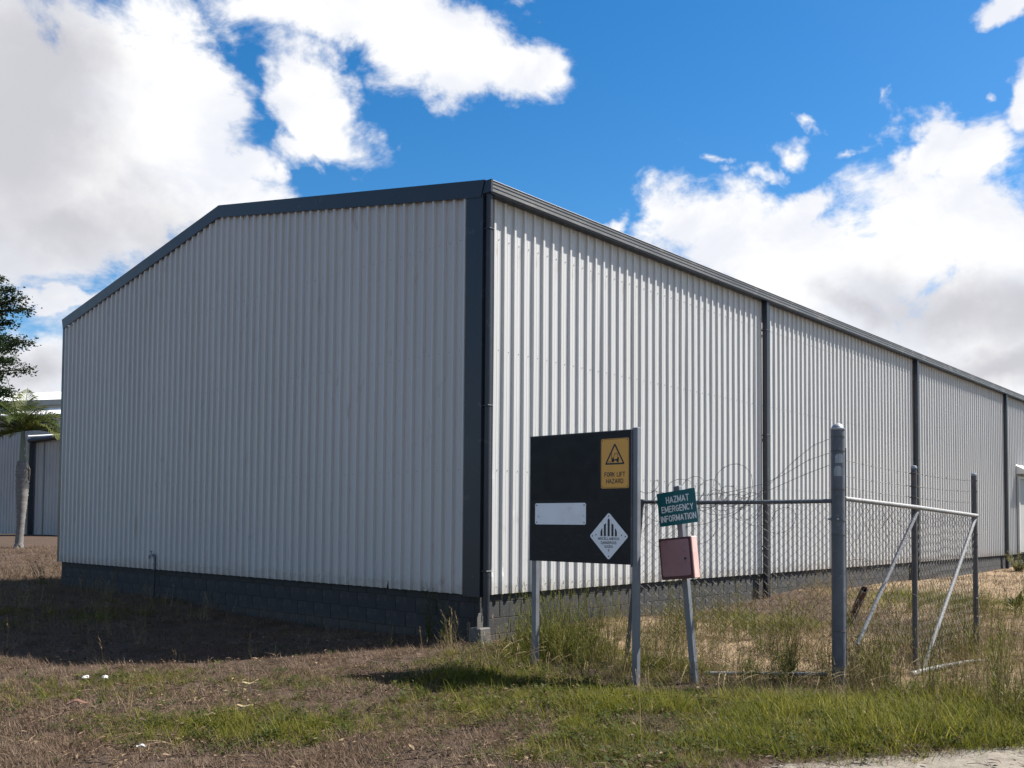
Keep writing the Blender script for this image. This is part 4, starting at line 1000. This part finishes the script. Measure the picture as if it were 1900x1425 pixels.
lay('stone', crumple(0, .06, 8, .7), MAT['stone'], -1.40, -3.13, .04, 'brown stone in the grass at the foot of the right sign post', 'stone', .3)
lay('stone', crumple(0, .05, 9, .7), MAT['concrete'], .16, -.42, .05, 'small pale stone beside the concrete footing block', 'stone', .9)

# ------------------------------------------------------------------ single weeds
def stem_weed(name, x, y, h, n, label, seed, spread=.12, leaf=.05, m='weed', cat='weed', group=None, heads=True):
    rg = random.Random(seed); z0 = tz(x, y)-.02; t_ = thing(name, label, cat, (x, y, z0), group); stems = MB(); lv_ = MB()
    for i in range(n):
        a = rg.random()*6.28; d = Vector((math.cos(a)*spread, math.sin(a)*spread, 1)).normalized(); p = Vector((x+rg.uniform(-.05, .05), y+rg.uniform(-.05, .05), z0)); pts = [p.copy()]; H = h*rg.uniform(.6, 1.05)
        for k in range(9): d = (d+Vector((rg.uniform(-.08, .08), rg.uniform(-.08, .08), .04))).normalized(); p = p+d*H/9; pts.append(p.copy())
        stems.tube(pts, [.0045*(1-j/11) for j in range(10)], 4)
        for j in range(int(H*55)):
            w = rg.random()**.8; k = min(8, int(w*9)); c = pts[k].lerp(pts[k+1], w*9-k); b_ = rg.random()*6.28; l_ = leaf*(1.15-w*.75)*rg.uniform(.7, 1.2)
            u = Vector((math.cos(b_), math.sin(b_), rg.uniform(.2, .9))).normalized(); v = u.cross(Vector((0, 0, 1))).normalized()*l_*.16
            lv_.add([c, c+u*l_*.5+v, c+u*l_, c+u*l_*.5-v], [(0, 1, 2, 3)])
        if heads:
            for j in range(10):
                c = pts[-1]+Vector((rg.gauss(0, .018), rg.gauss(0, .018), rg.uniform(-.09, .03))); s_ = rg.uniform(.006, .011)
                lv_.add([c+Vector((-s_, 0, 0)), c+Vector((0, -s_, s_)), c+Vector((s_, 0, 0)), c+Vector((0, s_, -s_))], [(0, 1, 2, 3)])
    stems.build('stem', MAT['tall'], t_); lv_.build('foliage', MAT[m], t_)
    return t_
stem_weed('tall_weed', -.12, .78, .70, 9, 'leafy green weed with tall flowering stems against the dark base near the corner', 3, .22, .055, 'tall')
stem_weed('tall_weed', -.22, .36, .42, 3, 'thin grey-green weed beside the concrete footing block', 5, .15, .05, 'tall')
stem_weed('tall_weed', .35, -.45, .42, 4, 'sparse weed growing in front of the round corner downpipe', 6, .3, .05, 'tall')
stem_weed('tall_weed', 1.35, -.55, .60, 6, 'upright weed against the block base behind the left sign post', 8, .15, .05, 'tall')
stem_weed('tall_weed', -.1, 12.7, .65, 8, 'branching weed at the far left end of the gable wall', 11, .5, .07, 'weed')
stem_weed('tall_weed', 22.2, -.6, .75, 26, 'bushy yellow-green weed at the foot of the far downpipe', 12, .9, .10, 'tall')
stem_weed('tall_weed', .95, -4.55, .40, 5, 'dark leafy weed by the hinge side of the gate', 13, .4, .06, 'weed')
stem_weed('tall_weed', 2.2, -2.6, .42, 5, 'dark leafy weed seen through the chain-link fence panel', 14, .5, .06, 'weed')
stem_weed('tall_weed', 1.12, -3.45, .34, 16, 'low dark bush of weeds at the foot of the thick post, on the sign side', 21, .9, .07, 'weed', heads=False)
stem_weed('tall_weed', .62, -4.62, .30, 9, 'small leafy weed in front of the thick post', 22, .7, .06, 'weed', heads=False)
stem_weed('tall_weed', -.95, -2.35, .26, 8, 'short leafy weed between the two sign posts', 23, .6, .055, 'weed', heads=False)
def rosette(x, y, n, L, label, seed):
    rg = random.Random(seed); z0 = tz(x, y); mb_ = MB()
    for i in range(n):
        a = i*2.4+rg.random()*.3; e = R(rg.uniform(25, 75)); d = Vector((math.cos(a)*math.cos(e), math.sin(a)*math.cos(e), math.sin(e))); l_ = L*rg.uniform(.7, 1.1); s_ = d.cross(Vector((0, 0, 1))).normalized()*l_*.13; p = Vector((x, y, z0))
        q1 = p+d*l_*.5; q2 = p+d*l_+Vector((0, 0, -.18*l_)); up = s_.cross(d).normalized()*l_*.04
        mb_.add([p, q1+s_, q1-up, q1-s_, q2], [(0, 1, 2), (0, 2, 3), (2, 1, 4), (3, 2, 4)])
    return tag(mb_.build('rosette_plant', MAT['weed']), label, 'plant')
rosette(8.9, -3.75, 18, .42, 'dark green rosette of broad pointed leaves right of the gate', 4)

# ------------------------------------------------------------------ grasses (scattered instances)
def blade(mb_, x, y, h, w, az_, lean_, curl, seg=3):
    d = Vector((math.cos(az_)*math.sin(lean_), math.sin(az_)*math.sin(lean_), math.cos(lean_))); side = Vector((-math.sin(az_), math.cos(az_), 0)); p = Vector((x, y, -.01)); o = len(mb_.v)
    for i in range(seg+1):
        k = i/seg; ww = w*(1-k**1.6)*.5
        if i < seg: mb_.v += [tuple(p-side*ww), tuple(p+side*ww)]
        else: mb_.v.append(tuple(p))
        lean2 = lean_+curl*k; d = Vector((math.cos(az_)*math.sin(lean2), math.sin(az_)*math.sin(lean2), math.cos(lean2))); p = p+d*h/seg
    for i in range(seg-1): mb_.f.append((o+2*i, o+2*i+1, o+2*i+3, o+2*i+2))
    mb_.f.append((o+2*seg-2, o+2*seg-1, o+2*seg))
def tuftset(name, m, variants, fn):
    c = bpy.data.collections.new(name)
    for i in range(variants):
        rg = random.Random(i*13+5); mb_ = MB(); fn(mb_, rg, i); o = bpy.data.objects.new(name, mb_.mesh(name, m)); c.objects.link(o)
    return c
def dryf(mb_, rg, i):
    for _ in range(22): blade(mb_, rg.gauss(0, .045), rg.gauss(0, .045), rg.uniform(.04, .115), rg.uniform(.003, .0062), rg.random()*6.28, rg.uniform(.5, 1.45), rg.uniform(-.3, .6), 2)
def greenf(mb_, rg, i):
    for _ in range(20): blade(mb_, rg.gauss(0, .04), rg.gauss(0, .04), rg.uniform(.06, .17), rg.uniform(.003, .0055), rg.random()*6.28, rg.uniform(.1, .9), rg.uniform(.3, 1.3), 3)
def herbf(mb_, rg, i):
    for _ in range(16):
        a = rg.random()*6.28; r0 = rg.random()*.07; c = Vector((r0*math.cos(a), r0*math.sin(a), rg.uniform(.01, .06))); u = Vector((math.cos(a), math.sin(a), rg.uniform(-.1, .6))).normalized(); l_ = rg.uniform(.018, .045); v = u.cross(Vector((0, 0, 1))).normalized()*l_*.3
        mb_.add([c, c+u*l_*.5+v, c+u*l_, c+u*l_*.5-v], [(0, 1, 2, 3)])
def seedhead(mb_, p, d, rg, L, m=10):
    for j in range(m):
        c = p+d*(L*j/m); a = rg.random()*6.28; o = Vector((math.cos(a), math.sin(a), .5))*rg.uniform(.008, .016); s_ = Vector((-math.sin(a), math.cos(a), 0))*.003
        mb_.add([c-s_, c+s_, c+o+d*.012], [(0, 1, 2)])
def tallf(mb_, rg, i):
    for _ in range(9):
        h = rg.uniform(.30, .85); a = rg.random()*6.28; x, y = rg.gauss(0, .05), rg.gauss(0, .05); ln = rg.uniform(.02, .22); d = Vector((math.cos(a)*math.sin(ln), math.sin(a)*math.sin(ln), math.cos(ln))); p0 = Vector((x, y, -.02)); p1 = p0+d*h*.6; p2 = p1+(d+Vector((math.cos(a)*.12, math.sin(a)*.12, 0))).normalized()*h*.4
        mb_.tube([p0, p1, p2], [.0022, .0017, .0009], 3, False); seedhead(mb_, p2-d*.08, d, rg, .10, 9)
        for _k in range(4): q = p0.lerp(p1, rg.uniform(.1, 1)); b_ = rg.random()*6.28; u = Vector((math.cos(b_), math.sin(b_), 1.1)).normalized(); l_ = rg.uniform(.07, .2); s_ = Vector((-math.sin(b_), math.cos(b_), 0))*.0028; mb_.add([q-s_, q+s_, q+u*l_*.6+s_, q+u*l_+Vector((0, 0, -.04)), q+u*l_*.6-s_], [(0, 1, 2, 4), (4, 2, 3)])
    for _ in range(14): blade(mb_, rg.gauss(0, .06), rg.gauss(0, .06), rg.uniform(.15, .42), rg.uniform(.003, .005), rg.random()*6.28, rg.uniform(.05, .5), rg.uniform(.1, .9), 3)
def strawf(mb_, rg, i):
    for _ in range(16): blade(mb_, rg.gauss(0, .06), rg.gauss(0, .06), rg.uniform(.12, .36), rg.uniform(.0022, .0038), rg.random()*6.28, rg.uniform(.05, 1.0), rg.uniform(.0, .9), 3)
    for _ in range(3):
        a = rg.random()*6.28; p1 = Vector((math.cos(a)*.05, math.sin(a)*.05, rg.uniform(.25, .42))); mb_.tube([(0, 0, -.02), p1*.5, p1], [.0018, .0015, .0009], 3, False); seedhead(mb_, p1-Vector((0, 0, .04)), Vector((.3, .2, 1)).normalized(), rg, .09, 10)
def plumef(mb_, rg, i):   # arching pale seed plumes
    for _ in range(3):
        a = .6+rg.gauss(0, .5); p = Vector((rg.gauss(0, .03), rg.gauss(0, .03), 0)); d = Vector((math.cos(a)*.35, math.sin(a)*.35, 1)).normalized(); pts = [p.copy()]
        for k in range(9): d = (d+Vector((math.cos(a)*.10, math.sin(a)*.10, -.09))).normalized(); p = p+d*rg.uniform(.045, .06); pts.append(p.copy())
        mb_.tube(pts, .0012, 3, False)
        for k in range(5, 9):
            for _j in range(7):
                c = pts[k].lerp(pts[k+1], rg.random()); o = ((pts[k+1]-pts[k]).normalized()*.035+Vector((rg.gauss(0, .006), rg.gauss(0, .006), -.006))); s_ = Vector((0, .0012, .0012)); mb_.add([c-s_, c+s_, c+o], [(0, 1, 2)])
def litterf(mb_, rg, i):
    for _ in range(5):
        c = Vector((rg.gauss(0, .10), rg.gauss(0, .10), rg.uniform(.02, .05))); a = rg.random()*6.28; u = Vector((math.cos(a), math.sin(a), rg.uniform(-.3, .3)))*rg.uniform(.012, .035); v = Vector((-math.sin(a), math.cos(a), rg.uniform(-.3, .3)))*rg.uniform(.006, .014)
        mb_.add([c-u, c-v+Vector((0, 0, .004)), c+u, c+v+Vector((0, 0, .006))], [(0, 1, 2, 3)])
    for _ in range(2):
        c = Vector((rg.gauss(0, .1), rg.gauss(0, .1), .03)); a = rg.random()*6.28; u = Vector((math.cos(a), math.sin(a), rg.uniform(-.1, .2)))*rg.uniform(.04, .1); mb_.tube([c-u, c+Vector((0, 0, .008)), c+u], [.0018, .0024, .0012], 3, False)
SETS = {'litter': tuftset('leaf_litter_bits', MAT['litterbits'], 4, litterf), 'dry': tuftset('dry_tuft', MAT['dry'], 5, dryf), 'green': tuftset('green_tuft', MAT['green'], 5, greenf), 'herb': tuftset('herb_tuft', MAT['weed'], 4, herbf), 'tall': tuftset('tall_tuft', MAT['tall'], 5, tallf), 'straw': tuftset('straw_tuft', MAT['straw'], 5, strawf), 'plume': tuftset('plume_tuft', MAT['straw'], 4, plumef)}
def gn_tree(coll):
    ng = bpy.data.node_groups.new('scatter', 'GeometryNodeTree'); ng.interface.new_socket('Geometry', in_out='INPUT', socket_type='NodeSocketGeometry'); ng.interface.new_socket('Geometry', in_out='OUTPUT', socket_type='NodeSocketGeometry')
    gi = ng.nodes.new('NodeGroupInput'); go = ng.nodes.new('NodeGroupOutput'); ip = ng.nodes.new('GeometryNodeInstanceOnPoints'); ci = ng.nodes.new('GeometryNodeCollectionInfo'); ci.inputs['Collection'].default_value = coll; ci.inputs['Separate Children'].default_value = True; ci.inputs['Reset Children'].default_value = True
    def na(n, typ): x = ng.nodes.new('GeometryNodeInputNamedAttribute'); x.data_type = typ; x.inputs['Name'].default_value = n; return x.outputs['Attribute']
    L = ng.links; L.new(gi.outputs[0], ip.inputs['Points']); L.new(ci.outputs[0], ip.inputs['Instance']); ip.inputs['Pick Instance'].default_value = True
    L.new(na('idx', 'INT'), ip.inputs['Instance Index']); L.new(na('rot', 'FLOAT_VECTOR'), ip.inputs['Rotation']); L.new(na('scl', 'FLOAT'), ip.inputs['Scale']); L.new(ip.outputs[0], go.inputs[0]); return ng
def scatter(name, key, x, y, scl, label):
    n = len(x); z = TZ(x, y); me = bpy.data.meshes.new(name); me.from_pydata(np.stack([x, y, z], -1).tolist(), [], [])
    rot = np.stack([rng.normal(0, .12, n), rng.normal(0, .12, n), rng.random(n)*6.283], -1)
    if key == 'plume': rot[:, 2] = rng.normal(0, .5, n)
    a = me.attributes.new('rot', 'FLOAT_VECTOR', 'POINT'); a.data.foreach_set('vector', rot.astype(np.float32).ravel())
    a = me.attributes.new('scl', 'FLOAT', 'POINT'); a.data.foreach_set('value', np.asarray(scl, np.float32))
    a = me.attributes.new('idx', 'INT', 'POINT'); a.data.foreach_set('value', rng.integers(0, 5 if key in ('dry', 'green', 'tall', 'straw') else 4, n).astype(np.int32))
    o = bpy.data.objects.new(name, me); COL.objects.link(o); o['kind'] = 'stuff'; o['label'] = label
    md = o.modifiers.new('scatter', 'NODES'); md.node_group = gn_tree(SETS[key]); return o
def cand(n, dmin, dmax, power=1.0, half=42.):
    a = R(1)*rng.uniform(-half, half, n); q = rng.random(n)
    k = 2-power if power != 2 else None
    d = (dmin**k+q*(dmax**k-dmin**k))**(1/k) if k else dmin*(dmax/dmin)**q
    ang = YAW-a; x = CAM.x+np.cos(ang)*d; y = CAM.y+np.sin(ang)*d
    keep = ~((x > -.03) & (y > -.03) & (y < WID+.05) & (x < LEN))
    return x[keep], y[keep], d[keep]
def pick(x, y, d, p):
    m_ = rng.random(len(x)) < p; return x[m_], y[m_], d[m_]
x, y, d = cand(190000, 5., 42., 1.6)
ga, sa_, pa_ = green_amt(x, y), sand_amt(x, y), path_amt(x, y)
cl_ = np.clip(2.2*fbm(x, y, 3.2, 61, 3)-.5, .04, 1)
x1, y1, d1 = pick(x, y, d, np.clip((1-.75*ga)*(1-.75*sa_)*(1-pa_)*cl_, 0, 1)); s1 = np.clip(rng.lognormal(-.32, .34, len(x1)), .35, 1.5)*np.clip(d1/14, .95, 1.8)
scatter('dry_grass', 'dry', x1, y1, s1, 'short dry brown mown grass over the yard')
x, y, d = cand(110000, 5., 26., 1.6); ga, pa_ = green_amt(x, y), path_amt(x, y)
x1, y1, d1 = pick(x, y, d, np.clip((ga*1.35-.06)*(1-pa_), 0, 1)); s1 = np.clip(rng.lognormal(-.15, .36, len(x1)), .4, 2.0)*(.55+.6*green_amt(x1, y1))*np.clip(d1/14, 1, 1.5)
scatter('green_grass', 'green', x1, y1, s1, 'fresh green grass clumps in the foreground')
x, y, d = cand(36000, 5., 24., 1.6); ga, pa_ = green_amt(x, y), path_amt(x, y)
x1, y1, d1 = pick(x, y, d, np.clip((ga*.8+.02)*(1-pa_), 0, .6)); scatter('ground_weeds', 'herb', x1, y1, rng.uniform(.6, 1.3, len(x1)), 'small broad-leaved ground weeds between the grass')
x, y, d = cand(5200, 5., 16., 1.5); x1, y1, d1 = pick(x, y, d, .5*(1-path_amt(x, y)*.6)); scatter('leaf_litter', 'litter', x1, y1, rng.uniform(.5, 1.3, len(x1)), 'scattered dead leaves and twigs in the grass')
def tallp(x, y):
    l, d = ld(x, y)
    return np.clip(1.7*bl(l, d, .50, 10.75, .40, .5)+.15*bl(l, d, -.15, 11.1, .3, .3)+.9*bl(l, d, 1.55, 10.1, .25, .35)+.35*bl(l, d, .95, 10.9, .5, .4)+1.0*bl(l, d, 3.62, 9.4, .22, .25)+.9*bl(l, d, 4.2, 8.0, .35, .5)+.5*bl(l, d, 2.75, 9.5, .35, .25)+.3*bl(l, d, 5.6, 11.5, .9, .8)+.25*bl(l, d, 2.5, 12.6, 1., 1.0)+.35*bl(l, d, 7.3, 15.2, .9, .8), 0, 1)
x, y, d = cand(90000, 6., 22., 1.5, 34.); x1, y1, d1 = pick(x, y, d, tallp(x, y)*.36*np.clip(2.4*fbm(x, y, 2.2, 71, 3)-.6, 0, 1)); s1 = rng.uniform(.55, 1.05, len(x1))
scatter('tall_grass', 'tall', x1, y1, s1, 'knee-high green grass gone to seed around the signs and gate')
def strawp(x, y):
    l, d = ld(x, y)
    return np.clip(.55*bl(l, d, 2.6, 11.2, 1.3, 1.6)+.55*bl(l, d, 4.6, 10.6, 1.6, 1.5)+.5*bl(l, d, 3.6, 9.3, 1.0, .7)+.4*bl(l, d, 6.5, 13, 2, 3)+.35*bl(l, d, .6, 9.9, 1., .5)+.4*bl(l, d, 4.6, 8.2, .9, .8)+.5*bl(l, d, 5.6, 16.5, 2.6, 1.6)+.2*bl(l, d, -1., 10.7, .8, .5)+.25*bl(l, d, -8., 20, 4, 6), 0, 1)
x, y, d = cand(90000, 6., 34., 1.5, 40.); x1, y1, d1 = pick(x, y, d, strawp(x, y)*.55*np.clip(2.*fbm(x, y, 1.6, 81, 3)-.45, 0, 1)*(1-path_amt(x, y))); s1 = rng.uniform(.5, 1.1, len(x1))
scatter('straw_grass', 'straw', x1, y1, s1, 'loose straw-coloured dry grass behind the fence and along the gate')
x, y, d = cand(12000, 6., 14., 1.5, 34.); l, dd = ld(x, y)
pp_ = .10*np.clip(bl(l, dd, -.2, 9.6, .5, .5)+bl(l, dd, 1.2, 9.0, .6, .4)+bl(l, dd, 3.1, 9.0, .5, .4)+.6*bl(l, dd, 2.4, 8.6, 1., .5)+.7*bl(l, dd, 4.4, 8.4, .8, .7)+bl(l, dd, .2, 9.6, .3, .2), 0, 1)
x1, y1, d1 = pick(x, y, d, pp_); scatter('plume_grass', 'plume', x1, y1, rng.uniform(.7, 1.1, len(x1)), 'arching pale seed plumes at the feet of the posts')
# tiny pale flowers
fl_ = MB(); x, y, d = cand(1500, 6., 12., 1.5, 32.); l, dd = ld(x, y)
x1, y1, d1 = pick(x, y, d, .5*np.clip(bl(l, dd, -2.6, 8.4, 1.2, .7)+bl(l, dd, -3.4, 9.9, 1., .4)+.7*bl(l, dd, 3.4, 8.6, .5, .3), 0, 1)+.015)
for a, b3 in zip(x1, y1):
    c = Vector((a, b3, tz(a, b3)+random.uniform(.04, .09))); r0 = random.uniform(.004, .008)
    fl_.add([c+Vector((r0*math.cos(k*1.257), r0*math.sin(k*1.257), .001*k)) for k in range(5)], [(0, 1, 2, 3, 4)])
    fl_.tube([c, c-Vector((0, 0, .08))], .0008, 3, False)
fo = fl_.build('flowers', MAT['flower']); fo['kind'] = 'stuff'; fo['label'] = 'tiny pale flowers dotted through the dry grass'
